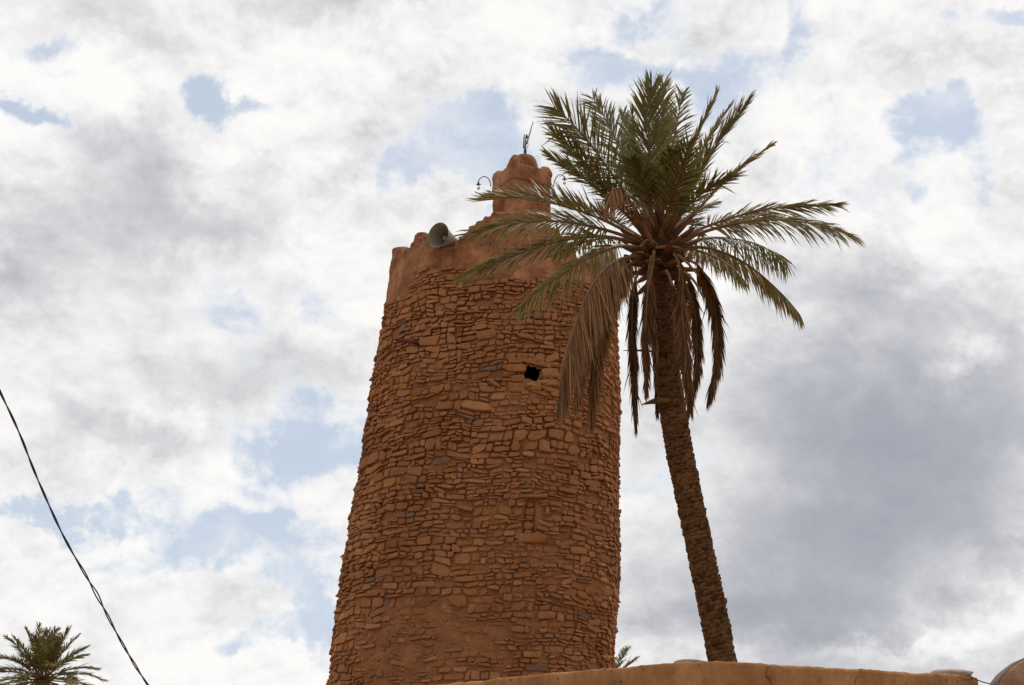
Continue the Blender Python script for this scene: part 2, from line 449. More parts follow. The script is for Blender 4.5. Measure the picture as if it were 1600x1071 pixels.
# ------------------------------------------------------------------ stone tower
YC = 30.0
YS = YC - 1.1                                      # where its outline is seen
EDGE_L = [(1200, 494), (1071, 509), (1000, 519), (900, 532.5), (800, 548), (700, 566), (600, 582), (500, 597), (440, 603.5), (390, 611), (300, 621)]
EDGE_R = [(1200, 953), (1071, 959), (1040, 962), (1000, 964), (930, 969), (860, 972.5), (700, 972.5), (600, 973), (545, 971), (480, 968.5), (440, 967), (390, 966.5), (300, 965)]
rows = np.arange(300, 1201, 5.0)
lx = np.interp(rows, *zip(*sorted(EDGE_L))); rx = np.interp(rows, *zip(*sorted(EDGE_R)))
zz = np.array([P(800, r, YS)[2] for r in rows])
XL = np.array([P(a, r, YS)[0] for a, r in zip(lx, rows)]); XR = np.array([P(a, r, YS)[0] for a, r in zip(rx, rows)])
o_ = np.argsort(zz); ZT, CXT, HWT = zz[o_], ((XL + XR) / 2)[o_], ((XR - XL) / 2)[o_] - 0.012
def t_cx(z): return np.interp(z, ZT, CXT)
def t_hw(z):
    z = np.asarray(z, float)
    return np.interp(z, ZT, HWT) + np.clip(ZT[0] - z, 0, 9) * 0.06

# plan: a square with broad cut and rounded corners, turned a little to the left
pl = []
fc = 0.52
for q in range(4):
    a = q * math.pi / 2
    for (x, y) in ((-fc, -1.0), (fc, -1.0)):
        pl.append((x * math.cos(a) - y * math.sin(a), x * math.sin(a) + y * math.cos(a)))
pl = np.array(pl)
for it in range(3):
    k = 0.18 if it == 0 else 0.25
    nx = np.roll(pl, -1, 0); pl = np.stack([pl * (1 - k) + nx * k, pl * k + nx * (1 - k)], 1).reshape(-1, 2)
ro = R(-6.0)
pl = pl @ np.array([[math.cos(ro), math.sin(ro)], [-math.sin(ro), math.cos(ro)]])
pl[:, 0] /= np.abs(pl[:, 0]).max()
cl = np.vstack([pl, pl[:1]]); seg_l = np.linalg.norm(np.diff(cl, axis=0), axis=1); cum = np.concatenate([[0], np.cumsum(seg_l)]); PU = cum[-1]
WREF = 2.75; PERI = PU * WREF                      # perimeter in metres at mid height
def plan(s):
    u = np.mod(np.asarray(s, float) / WREF, PU)
    return np.stack([np.interp(u, cum, cl[:, 0]), np.interp(u, cum, cl[:, 1])], -1)
def plan_n(s):
    e = 0.07
    d = nrm(plan(np.asarray(s) + e) - plan(np.asarray(s) - e))
    return np.stack([d[..., 1], -d[..., 0]], -1)
def tower(s, z, depth=0.0):
    s = np.asarray(s, float); z = np.asarray(z, float)
    p = plan(s); n_ = plan_n(s); h = t_hw(z)
    depth = np.asarray(depth, float)
    sp = np.stack([t_cx(z) + h * p[..., 0], YC + h * p[..., 1], z], -1)
    nn = np.stack([n_[..., 0], n_[..., 1], np.full_like(n_[..., 0], 0.06)], -1)
    lowf = 0.05 * fbm(np.stack([sp[..., 0] * .5, sp[..., 1] * .5, sp[..., 2] * .5], -1), 2, 5)
    return sp + nn * (depth + lowf)[..., None]

Z_TOP = float(P(800, 424, YC - 2.6)[2])            # where the stones end and the plaster begins
ss = np.linspace(0, PERI, 1200, endpoint=False)
def find_s(px, z):
    """position round the tower whose front is seen at this pixel column"""
    q = tower(ss, np.full_like(ss, z)); x, _ = proj(q)
    f_ = plan_n(ss)[:, 1] < -0.15
    return ss[f_][np.argmin(np.abs(x[f_] - px))]
def find_sz(px, py):
    z = P(px, py, YC - 2.6)[2]
    for _ in range(4):
        s = find_s(px, z); y = float(tower(np.array([s]), np.array([z]))[0][1]); z = P(px, py, y)[2]
    return s, z

def plaster_foot(s):
    """height of the ragged lower edge of the plaster round the tower"""
    s = np.asarray(s, float); z = np.full_like(s, Z_TOP); fr = plan_n(s)[..., 1] < .05
    for _ in range(3):
        q = tower(s, z); a, _b = proj(q)
        b = np.interp(a, [598, 612, 640, 655, 740, 775, 840, 960, 975], [486, 478, 458, 424, 419, 437, 441, 446, 450])
        d = (535.5 - b) / F; c_, s_ = math.cos(PITCH), math.sin(PITCH)
        z = np.where(fr, CAMZ + q[..., 1] * (s_ + d * c_) / (c_ - d * s_), Z_TOP)
    return z
S_HOLE, Z_HOLE = find_sz(831, 584)
S_NICHE, Z_NICHE = find_sz(828, 808)
S_PEG, Z_PEG = find_sz(664, 533)
def ds(a, b):
    d = np.abs(np.asarray(a) - b); return np.minimum(d, PERI - d)

tw = thing('stone_tower', 'tapering round tower of rough reddish field stones with a crenellated plaster top', 'tower', (float(t_cx(5)), YC, 0))

def surf_x(s, z): return float(tower(np.array([s]), np.array([z]))[0][0])
# rubble layout: cells split at random until each is the size of one stone
cells = []
SK = []
def course(x0, x1, y0, y1, sk):
    """one course of stones, cut at random places; now and then a piece is two thin stones"""
    h = y1 - y0; x = x0
    while x < x1 - .01:
        w = random.choice((.11, .16, .16, .21, .22, .29, .39)) * random.uniform(.8, 1.2) * (.72 + h * 1.9)
        if x + w > x1 - .12: w = x1 - x
        r = random.random()
        if h > .11 and r < .32:
            k = random.uniform(.35, .65); cells.append((x, x + w, y0, y0 + h * k)); SK.append(sk)
            if w > .2 and random.random() < .5:
                m = random.uniform(.35, .65); cells.append((x, x + w * m, y0 + h * k, y1)); cells.append((x + w * m, x + w, y0 + h * k, y1)); SK.extend([sk, sk])
            else: cells.append((x, x + w, y0 + h * k, y1)); SK.append(sk)
        else: cells.append((x, x + w, y0, y1)); SK.append(sk)
        x += w
y = 2.2
while y < Z_TOP + 0.3:
    h = random.uniform(.25, .43); x = random.uniform(0, 1.0); x_end = x + PERI
    while x < x_end - 0.3:
        w = random.uniform(.9, 2.4)
        if x + w > x_end - 0.8: w = x_end - x
        nco = random.choice((2, 3, 3, 4)) if h > .33 else random.choice((2, 2, 3))
        cut = np.cumsum(np.random.default_rng(random.randrange(10**6)).uniform(.6, 1.4, nco)); cut = np.concatenate([[0], cut / cut[-1]])
        sk = random.gauss(0, .05)
        for a, b in zip(cut[:-1], cut[1:]): course(x, x + w, y + h * a, y + h * b, sk)
        x += w
    y += h
C = np.array(cells); N = len(C)
SK = np.array(SK)
cs, cz = (C[:, 0] + C[:, 1]) / 2, (C[:, 2] + C[:, 3]) / 2
hs, hz = (C[:, 1] - C[:, 0]) / 2, (C[:, 3] - C[:, 2]) / 2
q3 = lambda s, z, f: np.stack([plan(s)[..., 0] * WREF * f, plan(s)[..., 1] * WREF * f, np.asarray(z) * f], -1)
# plastered patch low on the front, where mud nearly covers the stones
S_MUD, Z_MUD = find_sz(660, 985)
mud = np.clip(1.35 - np.hypot(ds(cs, S_MUD) / 1.75, (cz - Z_MUD) / 1.15), 0, 1) + 0.55 * np.clip(fbm(q3(cs, cz, .55), 3, 21), 0, 1)
mud = np.clip(mud, 0, 1)
K = 9
ang = (np.arange(K)[None, :] + rng.uniform(-.28, .28, (N, K))) * 2 * math.pi / K + rng.uniform(0, 6.28, (N, 1))
ex = rng.uniform(.22, .72, (N, 1))
ca, sa = np.cos(ang), np.sin(ang)
ru = np.sign(ca) * np.abs(ca) ** ex; rv = np.sign(sa) * np.abs(sa) ** ex
rj = 1 + rng.normal(0, .10, (N, K))
fill_s = rng.uniform(.84, 1.06, (N, 1)); fill_z = rng.uniform(.80, 1.04, (N, 1))
u0 = ru * rj * (hs[:, None] - .003) * fill_s; v0 = rv * rj * (hz[:, None] - .002) * fill_z
tl = SK[:, None] + rng.normal(0, .12, (N, 1)); u0, v0 = u0 + v0 * tl * .3, v0 + u0 * tl
prot = rng.gamma(2.4, .0165, N) + .018
prot = np.where(rng.random(N) < .05, prot + .03, prot)
prot = prot * (1 - .62 * mud) + .004
keep = ~((ds(cs, S_HOLE) < .24) & (np.abs(cz - Z_HOLE) < .22))
niche = (ds(cs, S_NICHE) < .13 + hs * .5) & (np.abs(cz - Z_NICHE) < .40)
keep &= ~niche
keep &= rng.random(N) > .03 + .25 * (mud > .75)
keep &= cz < plaster_foot(cs) + .10
tx, ty = rng.normal(0, .45, (N, 1)), rng.normal(-.55, .38, (N, 1))
un, vn = u0 / hs[:, None], v0 / hz[:, None]
tint = np.clip(rng.normal(.52, .21, N), 0, .92); tint = np.where(rng.random(N) < .02, rng.uniform(.955, 1.0, N), tint)

def warp_sz(s, z):
    a = q3(s, z, 1.0)
    return s + .05 * fbm(a * 1.6, 2, 3) + .02 * vnoise(a * 5.3, 6), z + .075 * fbm(a * .9 + 40, 2, 4) + .035 * vnoise(a * 3.3, 8)

wall = MB()
idx = np.where(keep)[0]; M = len(idx)
rings = []
for (sc_, dk, jt) in ((.90, None, 0), (1.0, .35, .05), (.95, .86, .04), (.74, .98, .07), (.36, 1.02, .10)):
    j = 1 + rng.normal(0, jt, (M, K)) if jt else 1.0
    u = u0[idx] * sc_ * j; v = v0[idx] * sc_ * j
    if dk is None: d = np.full((M, K), -.13)
    else: d = prot[idx][:, None] * dk * (1 + .55 * (tx[idx] * un[idx] + ty[idx] * vn[idx]) * sc_) + rng.normal(0, .0035, (M, K))
    if dk is not None: d = np.where(d > .058, .058 + (d - .058) * .42, d)
    s_, z_ = warp_sz(cs[idx][:, None] + u, cz[idx][:, None] + v)
    rings.append(tower(s_, z_, d))
V = np.stack(rings, 1).reshape(M, -1, 3)            # M stones x (5 rings x K)
nr = 5; local = [(r * K + c, r * K + (c + 1) % K, (r + 1) * K + (c + 1) % K, (r + 1) * K + c) for r in range(nr - 1) for c in range(K)]
local.append(tuple((nr - 1) * K + c for c in range(K)))
faces = []
for i in range(M):
    b0 = i * nr * K
    faces.extend([tuple(b0 + k for k in q) for q in local])
wall.add(V.reshape(-1, 3), faces, 0, np.repeat(tint[idx], nr * K))

# small chinking stones pushed into the joints
NC = 3600
c_s, c_z = rng.uniform(0, PERI, NC), rng.uniform(2.4, Z_TOP - .1, NC)
far = ~((ds(c_s, S_HOLE) < .24) & (np.abs(c_z - Z_HOLE) < .22)) & ~((ds(c_s, S_NICHE) < .12) & (np.abs(c_z - Z_NICHE) < .36))
c_s, c_z = c_s[far], c_z[far]; NC = len(c_s); KK = 6
an = (np.arange(KK)[None, :] + rng.uniform(-.3, .3, (NC, KK))) * 2 * math.pi / KK
cu = np.cos(an) * rng.uniform(.03, .085, (NC, 1)); cv = np.sin(an) * rng.uniform(.018, .042, (NC, 1))
rr = []
cp = rng.uniform(.005, .04, (NC, 1))
for sc_, dk in ((1., -.1), (1., .4), (.6, 1.0)):
    s_, z_ = warp_sz(c_s[:, None] + cu * sc_, c_z[:, None] + cv * sc_)
    rr.append(tower(s_, z_, cp * dk if dk > 0 else np.full((NC, KK), dk)))
V = np.stack(rr, 1).reshape(-1, 3)
loc2 = [(r * KK + c, r * KK + (c + 1) % KK, (r + 1) * KK + (c + 1) % KK, (r + 1) * KK + c) for r in range(2) for c in range(KK)] + [tuple(2 * KK + c for c in range(KK))]
wall.add(V, [tuple(i * 3 * KK + k for k in q) for i in range(NC) for q in loc2], 0, np.repeat(np.clip(rng.normal(.4, .2, NC), 0, .92), 3 * KK))

# recessed stones inside the blocked slit
for k, (dz, w, hh) in enumerate([(.24, .07, .05), (.10, .085, .075), (-.02, .075, .05), (-.17, .095, .085), (-.30, .08, .05)]):
    c = tower(np.array([S_NICHE + rng.uniform(-.012, .012)]), np.array([Z_NICHE + dz]), np.array([-.035]))[0]
    lump(wall, c, (w, .06, hh), 8, .2, 1.8, 50 + k, 0, rng.uniform(.35, .6), .8)
for (dz, w, dx, h2) in ((.40, .29, 0.03, .032), (-.43, .27, .06, .10)):
    c = tower(np.array([S_NICHE + dx]), np.array([Z_NICHE + dz]), np.array([.015]))[0]
    lump(wall, c, (w, .09, h2), 10, .1, 1.5, 70 + int(dz * 10), 0, .72, .55)
# the stones that frame the hole, and a few that stick out at the right edge
for (dx, dz, w, hh, tn) in ((-.34, .10, .20, .085, .7), (-.28, -.13, .13, .08, .5), (.36, .02, .17, .10, .86), (.38, -.19, .18, .075, .66), (.05, -.28, .15, .09, .6), (-.10, -.25, .09, .09, .96), (-.30, -.31, .17, .10, .62), (.40, .20, .13, .06, .55), (-.36, .25, .16, .06, .6)):
    c = tower(np.array([S_HOLE + dx]), np.array([Z_HOLE + dz]), np.array([.005]))[0]
    lump(wall, c, (w, .085, hh), 10, .12, 1.6, int(100 + dx * 50 + dz * 9), 0, tn, .5)

HSGN = 1.0 if surf_x(S_HOLE + .1, Z_HOLE) > surf_x(S_HOLE, Z_HOLE) else -1.0
# mud core that the stones are bedded in
ns, nz = 560, 300
gs, gz_ = np.meshgrid(np.linspace(0, PERI, ns, endpoint=False), np.linspace(-.2, Z_TOP + .25, nz))
a = q3(gs, gz_, 1.0)
mudg = np.clip(1.35 - np.hypot(ds(gs, S_MUD) / 1.75, (gz_ - Z_MUD) / 1.15), 0, 1)
dep = .004 + .022 * fbm(a * 1.3, 3, 31) + .018 * fbm(a * 6.0, 3, 33) + .016 * mudg
dep = dep - .10 * np.exp(-(ds(gs, S_NICHE) / .10) ** 4 - (np.abs(gz_ - Z_NICHE) / .36) ** 6)
crev_s, crev_z = find_sz(583, 690)
dep = dep - .09 * np.exp(-((ds(gs, crev_s) + .03 * np.sin(gz_ * 9)) / .09) ** 2 - ((gz_ - crev_z) / .65) ** 4)
pv = tower(gs, gz_, dep)
dsg = np.mod(gs - S_HOLE + PERI / 2, PERI) - PERI / 2
hole = (np.abs(dsg - .25 * (gz_ - Z_HOLE) * HSGN) < .17) & (np.abs(gz_ - Z_HOLE + .26 * dsg * HSGN) < .17)
hf = hole.reshape(-1)
wall.add(pv.reshape(-1, 3), [q for q in grid_faces(nz, ns, True) if not (hf[q[0]] and hf[q[2]])], 1, .5)
shaft = wall.build('stone_wall', [M_STONE, M_MUD], tw, smooth=False)
me = shaft.data
mi = np.zeros(len(me.polygons), np.int32); me.polygons.foreach_get('material_index', mi)
me.polygons.foreach_set('use_smooth', mi == 1); me.update()

def surf(s, z, d=0.0): return tower(np.array([s]), np.array([z]), np.array([d]))[0]
def frame_at(s):
    n2 = plan_n(np.array([s]))[0]; nn = np.array([n2[0], n2[1], 0]); tt = np.array([-n2[1], n2[0], 0.0])
    if tt[0] < 0: tt = -tt
    return tt, nn
tt, nn = frame_at(S_HOLE)
lt = MB(); ti_ = nrm(tt - .26 * np.array([0, 0, 1.0])); up_ = np.cross(ti_, nn); up_ = up_ if up_[2] > 0 else -up_
box(lt, surf(S_HOLE + .04, Z_HOLE + .235, -.05), (ti_, nn, up_), (.34, .12, .055), jit=.008)
lt.build('lintel', M_LINTEL, tw, smooth=False)
pg = MB(); tt, nn = frame_at(S_PEG)
p0 = surf(S_PEG, Z_PEG, -.2); pdir = nrm(nn * .9 - tt * .62 + np.array([0, 0, -.03]))
tube(pg, [p0, p0 + pdir * .35, p0 + pdir * .78], [.045, .045, .04], 10)
pgo = pg.build('wooden_peg', M_WOOD, tw); pgo['label'] = 'dark reddish wooden peg sticking out of the stones'

# plaster parapet
CTRL = [(611, 402), (613, 391), (618, 386.5), (629, 385), (636, 387), (639, 393), (642, 389), (644, 380), (648, 376), (650, 366), (655, 362), (664, 363), (670, 367), (676, 376), (684, 381), (700, 384), (711, 384), (713, 377), (719, 371), (727, 368), (729, 363), (732, 362), (733.5, 354), (743, 353), (745, 346.5), (754, 345), (757, 339.5), (766, 338.5), (770, 331), (828, 331), (832, 337), (846, 338), (849, 346), (858, 347), (860, 356), (872, 357), (874, 364), (881, 377), (889, 379), (896, 385), (900, 402), (906, 409), (924, 408.5), (928, 399), (938, 398), (942, 390), (952, 389), (955, 384.5), (962, 384), (966, 389), (968, 400)]
cpx, cpy = np.array(CTRL).T
NS = 1100
sp_ = np.linspace(0, PERI, NS, endpoint=False)
zb = Z_TOP - .95
zfoot = plaster_foot(sp_)
zt0 = np.full(NS, 13.2)
front = plan_n(sp_)[:, 1] < 0.05
for _ in range(4):
    q = tower(sp_, zt0); px_, _y = proj(q)
    py_ = np.interp(px_, cpx, cpy)
    znew = np.array([P(a_, b_, c_)[2] for a_, b_, c_ in zip(px_, py_, q[:, 1])])
    zt0 = np.where(front, znew, zt0)
fi = np.where(front)[0]
xc = tower(sp_, zt0)
for i in np.where(~front)[0]:
    j = fi[np.argmin(np.abs(plan(sp_[fi])[:, 0] - plan(sp_[i:i + 1])[0, 0]))]; zt0[i] = zt0[j]
zt0 = zt0 + .018 * fbm(q3(sp_, zt0, 3.0), 3, 77)
lev = []
LO = 60
for k in range(LO):
    f_ = k / (LO - 1); z_ = zb + (zt0 - .05 - zb) * f_
    a = q3(sp_, z_, 1.0)
    d_ = .035 + .035 * fbm(a * 1.1, 3, 61) + .022 * fbm(a * 4.5, 3, 62) - .06 * np.clip(fbm(a * 5.5, 2, 65) - .85, 0, .3) / .3 - .095 * np.clip((zfoot + .13 * fbm(a * 1.8, 4, 63) - z_) / .06, 0, 1)
    d_ = d_ - .014 * np.exp(-((z_ - (zfoot + .20)) / .018) ** 2) * (vnoise(a * 1.5, 5) > -.2)
    lev.append(tower(sp_, z_, d_))
for (inset, dz) in ((-.0, -.025), (.04, .0), (.11, .012), (.24, .010), (.33, -.01), (.37, -.06)):
    lev.append(tower(sp_, zt0 + dz + (.012 * fbm(q3(sp_, zt0, 5.0) + inset * 9, 2, 64)), .03 - inset))
lev.append(tower(sp_, np.full(NS, zb), -.40))
pm = MB(); pm.add(np.stack(lev).reshape(-1, 3), grid_faces(len(lev), NS, True), 0)
pm.build('parapet', M_PLASTER, tw)
rf = MB()
rim = tower(sp_[::10], np.full(NS // 10, Z_TOP - .2), -.2)
rf.add(np.vstack([rim, rim - [0, 0, .2]]), [tuple(range(len(rim))), tuple(range(len(rim), 2 * len(rim)))[::-1]], 0)
rf.build('roof', M_MUD, tw, smooth=False)

# turret
YT = 29.6
ctr = P(815, 300, YT); TW_ = 1.0 / 2
Z_C0 = P(767, 298, YT)[2]; Z_C1 = P(767, 274, YT)[2]
ta = R(30)
e1 = np.array([math.cos(ta), math.sin(ta), 0]); e2 = np.array([-math.sin(ta), math.cos(ta), 0])
def sq_ring(h, z, n=160, pw=7.0):
    a = np.linspace(0, 2 * math.pi, n, endpoint=False)
    c, s = np.cos(a), np.sin(a); r = (np.abs(c) ** pw + np.abs(s) ** pw) ** (-1 / pw)
    return np.array([ctr[0], ctr[1], 0])[None] + (c * r * h)[:, None] * e1 + (s * r * h)[:, None] * e2 + np.array([0, 0, 1.0]) * z
def displaced(v, amp, freq, seed):
    v = np.asarray(v); c = np.array([ctr[0], ctr[1], 0]); n = v - c; n[..., 2] = 0; n = nrm(n)
    return v + n * (amp * fbm(v * freq, 4, seed))[..., None]
def loft(mb, ringlist, cap=True, mat=0):
    n = len(ringlist[0]); k = len(ringlist)
    f = grid_faces(k, n, True)
    if cap: f.append(tuple(range((k - 1) * n, k * n)))
    mb.add(np.concatenate(ringlist), f, mat)
tb = MB()
zs = np.linspace(Z_TOP - .25, Z_C0, 40)
loft(tb, [displaced(sq_ring(TW_ * (1.04 - .02 * i / 39), z), .03, 2.4, 81) for i, z in enumerate(zs)])
turret = tb.build('turret', M_PLASTER, tw)
cb = MB()
prof = [(.46, -.02), (.515, .0), (.532, .02), (.535, .08), (.53, .18), (.525, Z_C1 - Z_C0 - .03), (.51, Z_C1 - Z_C0), (.46, Z_C1 - Z_C0 + .01), (.36, Z_C1 - Z_C0 - .02)]
loft(cb, [displaced(sq_ring(h, Z_C0 + dz, 160, 9), .022, 2.6, 82) for h, dz in prof])
cb.build('cornice', M_PLASTER, turret)
dm = MB()
dc = P(820, 262, YT); dtop = P(820, 244, YT)[2]
lump(dm, (dc[0], dc[1] - .12, Z_C1 - .08), (.33, .33, dtop - Z_C1 + .05), 30, .04, 1.6, 5, power=.88)
dm.build('dome', M_PLASTER, turret)
for k, (i, j) in enumerate(((-1, -1), (1, -1), (-1, 1), (1, 1))):
    near = (i, j) == (-1, -1)
    hw_ = .16 if near else .15
    c = ctr[:2] + (e1 * i + e2 * j)[:2] * (.525 - hw_)
    zt_ = P(806, 243.5, c[1])[2] if near else Z_C1 + .13
    mb_ = MB(); rows_, cols_ = 24, 48; v = []
    for a in range(rows_ + 1):
        th = math.pi * a / rows_
        for b_ in range(cols_):
            ph = 2 * math.pi * b_ / cols_; v.append((math.sin(th) * math.cos(ph), math.sin(th) * math.sin(ph), math.cos(th)))
    v = np.array(v); v = np.sign(v) * np.abs(v) ** np.array([.5, .5, .75])
    hz_ = (zt_ - Z_C1 + .16) / 2
    v = v[:, :1] * e1 * hw_ * (1 - .25 * np.clip(v[:, 2:], 0, 1)) + v[:, 1:2] * e2 * hw_ * (1 - .25 * np.clip(v[:, 2:], 0, 1)) + v[:, 2:] * np.array([0, 0, 1.0]) * hz_ + np.array([c[0], c[1], zt_ - hz_])
    v = v + .035 * fbm(v * 3.6 + k, 4, 20 + k)[:, None] * nrm(v - v.mean(0))
    mb_.add(v, grid_faces(rows_ + 1, cols_, True, True), 0)
    mb_.build('merlon', M_PLASTER, turret)

# ------------------------------------------------------------------ loudspeakers
def loudspeaker(mouth, axis, rad, L, label):
    axis = nrm(axis)
    t_ = thing('horn_loudspeaker', label, 'loudspeaker', mouth - axis * L * .8 - np.array([0, 0, .2]), 'horn loudspeakers on the tower parapet')
    h = MB()
    outer = [(0.0, rad), (-.012, rad * 1.01), (-.02, rad * .985)] + [(-L * f_, rad * (1 - .80 * f_ ** .80)) for f_ in np.linspace(.06, .82, 12)]
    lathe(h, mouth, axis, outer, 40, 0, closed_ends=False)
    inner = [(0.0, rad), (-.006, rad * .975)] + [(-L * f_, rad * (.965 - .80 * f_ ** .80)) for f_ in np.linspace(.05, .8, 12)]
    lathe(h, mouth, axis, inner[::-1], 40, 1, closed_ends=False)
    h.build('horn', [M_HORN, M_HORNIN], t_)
    r = MB(); lathe(r, mouth, axis, [(-L * .62, .01), (-L * .6, .055), (-L * .45, .06), (-L * .32, .052), (-L * .28, .035), (-L * .27, .004)], 20)
    r.build('reflector', M_GREYMETAL, t_)
    d = MB(); lathe(d, mouth, axis, [(-L * .80, .05), (-L * .82, .085), (-L * 1.0, .085), (-L * 1.03, .06)], 20)
    d.build('driver', M_HORN, t_)
    k = MB(); c = mouth - axis * L * .8
    sd_ = nrm(np.cross(axis, [0, 0, 1.0]))
    tube(k, [c + sd_ * .1, c + sd_ * .11 - [0, 0, .15], c - [0, 0, .19], c - sd_ * .11 - [0, 0, .15], c - sd_ * .1], .014, 8)
    tube(k, [c - [0, 0, .19], c - [0, 0, .62]], .02, 8)
    k.build('bracket', M_DARK, t_)
    bx_ = MB(); e_ = c - axis * .30
    box(bx_, e_, (sd_, axis, np.array([0, 0, 1.0])), (.03, .05, .035)); bx_.build('terminal', M_DARK, t_)
    return t_
YH = 27.45
psi = R(36)
loudspeaker(P(684.5, 367.5, YH), np.array([-math.sin(psi), -math.cos(psi), -.02]), .272, .70, 'grey horn loudspeaker on the left of the tower parapet, mouth towards the viewer')
loudspeaker(P(945, 404, 27.9), np.array([.80, -.45, 0]), .25, .60, 'grey horn loudspeaker at the right tower edge, half hidden behind palm fronds')

# ------------------------------------------------------------------ antenna on the dome
ab = P(820.5, 246, YT - .1)
an_ = thing('antenna', 'small dark antenna with a slanting rod on top of the tower dome', 'antenna', ab)
YA = YT - .1
m_ = MB(); tube(m_, [P(820.5, 249, YA), P(820.7, 232, YA), P(822, 214, YA)], .015, 8)
for yy in (242, 239.5, 237, 234.5): tube(m_, [P(820.6, yy + .7, YA), P(820.6, yy - .7, YA)], .034, 8)
m_.build('mast', M_DARK, an_)
m_ = MB(); tube(m_, [P(822.5, 226, YA), P(824.5, 220, YA), P(833, 190.5, YA)], [.014, .018, .012], 8); m_.build('rod', M_GREYMETAL, an_)
m_ = MB(); tube(m_, [P(818.3, 232, YA), P(818.5, 224, YA), P(818.8, 218, YA)], .02, 8)
tube(m_, [P(819.5, 217, YA), P(819.6, 210, YA)], .011, 6); tube(m_, [P(818.2, 222, YA), P(817.6, 214, YA)], .008, 6); m_.build('clamp_plate', M_GREYMETAL, an_)
m_ = MB(); tube(m_, [P(823.2, 216, YA), P(822.8, 211, YA)], .026, 10); m_.build('junction_box', M_DARK, an_)
m_ = MB(); tube(m_, [P(824.5, 221, YA), P(825.4, 227, YA), P(823.5, 231, YA), P(821, 233, YA)], .007, 6); m_.build('wire', M_DARK, an_)
# loose wires at the foot of the dome
cw = MB()
yw = YT - .35
tube(cw, [P(796, 256, yw), P(793.5, 258, yw), P(792, 262, yw), P(791, 268, yw), P(792, 274, yw)], .014, 6)
tube(cw, [P(799, 258, yw - .1), P(801, 265, yw - .15), P(803, 275, yw - .25)], .007, 6)
o = cw.build('loose_cable', M_RUBBER, None, origin=P(792, 274, yw)); tag(o, 'thin black cable dangling on the left of the tower dome', 'cable')

# ------------------------------------------------------------------ bulbs on bent arms
def arm_lamp(pts, Y, label):
    t_ = thing('bulb_lamp', label, 'lamp', P(*pts[0], Y), 'bare bulbs on bent arms of the turret')
    q = np.array([P(x, y, Y) for x, y in pts]); k = np.linspace(0, 1, len(q)); f_ = np.linspace(0, 1, 24)
    a = MB(); tube(a, np.stack([np.interp(f_, k, q[:, i]) for i in range(3)], -1), .011, 8); a.build('arm', M_DARK, t_)
    e = q[-1]; h = MB(); tube(h, [e + [0, 0, .02], e - [0, 0, .07]], [.02, .026], 10)
    tube(h, [e + [-.06, 0, -.045], e + [.06, 0, -.045]], .011, 6); tube(h, [e + [0, -.06, -.045], e + [0, .06, -.045]], .011, 6)
    h.build('holder', M_DARK, t_)
    b_ = MB(); lathe(b_, e - [0, 0, .065], [0, 0, -1.0], [(0, .016), (.02, .02), (.045, .034), (.07, .042), (.095, .036), (.112, .018), (.117, .002)], 16)
    b_.build('bulb', M_BULB, t_)
arm_lamp([(767, 292), (766, 285), (763.5, 279.5), (759, 276.3), (754, 276.5), (750, 279), (747.8, 282.5), (747.6, 285.5)], YT - .2, 'bare bulb on a bent arm at the left side of the turret')
arm_lamp([(865, 292), (866, 284), (869, 277.5), (873.5, 273.2), (878, 273.6), (881, 276.2), (882, 277.6)], YT + .3, 'bare bulb on a bent arm at the right side, close to the palm')

# ------------------------------------------------------------------ palms
def curve(pts, n=34):
    p = np.array(pts, float); m = len(p)
    q = np.vstack([2 * p[0] - p[1], p, 2 * p[-1] - p[-2]])
    seg = np.linalg.norm(np.diff(p, axis=0), axis=1); cum_ = np.concatenate([[0], np.cumsum(seg)]); out = []
    for d in np.linspace(0, cum_[-1], n):
        i = min(np.searchsorted(cum_, d, 'right') - 1, m - 2); t_ = (d - cum_[i]) / seg[i]
        a, b_, c, e = q[i], q[i + 1], q[i + 2], q[i + 3]
        out.append(.5 * (2 * b_ + (c - a) * t_ + (2 * a - 5 * b_ + 4 * c - e) * t_ ** 2 + (3 * b_ - a - 3 * c + e) * t_ ** 3))
    return np.array(out)

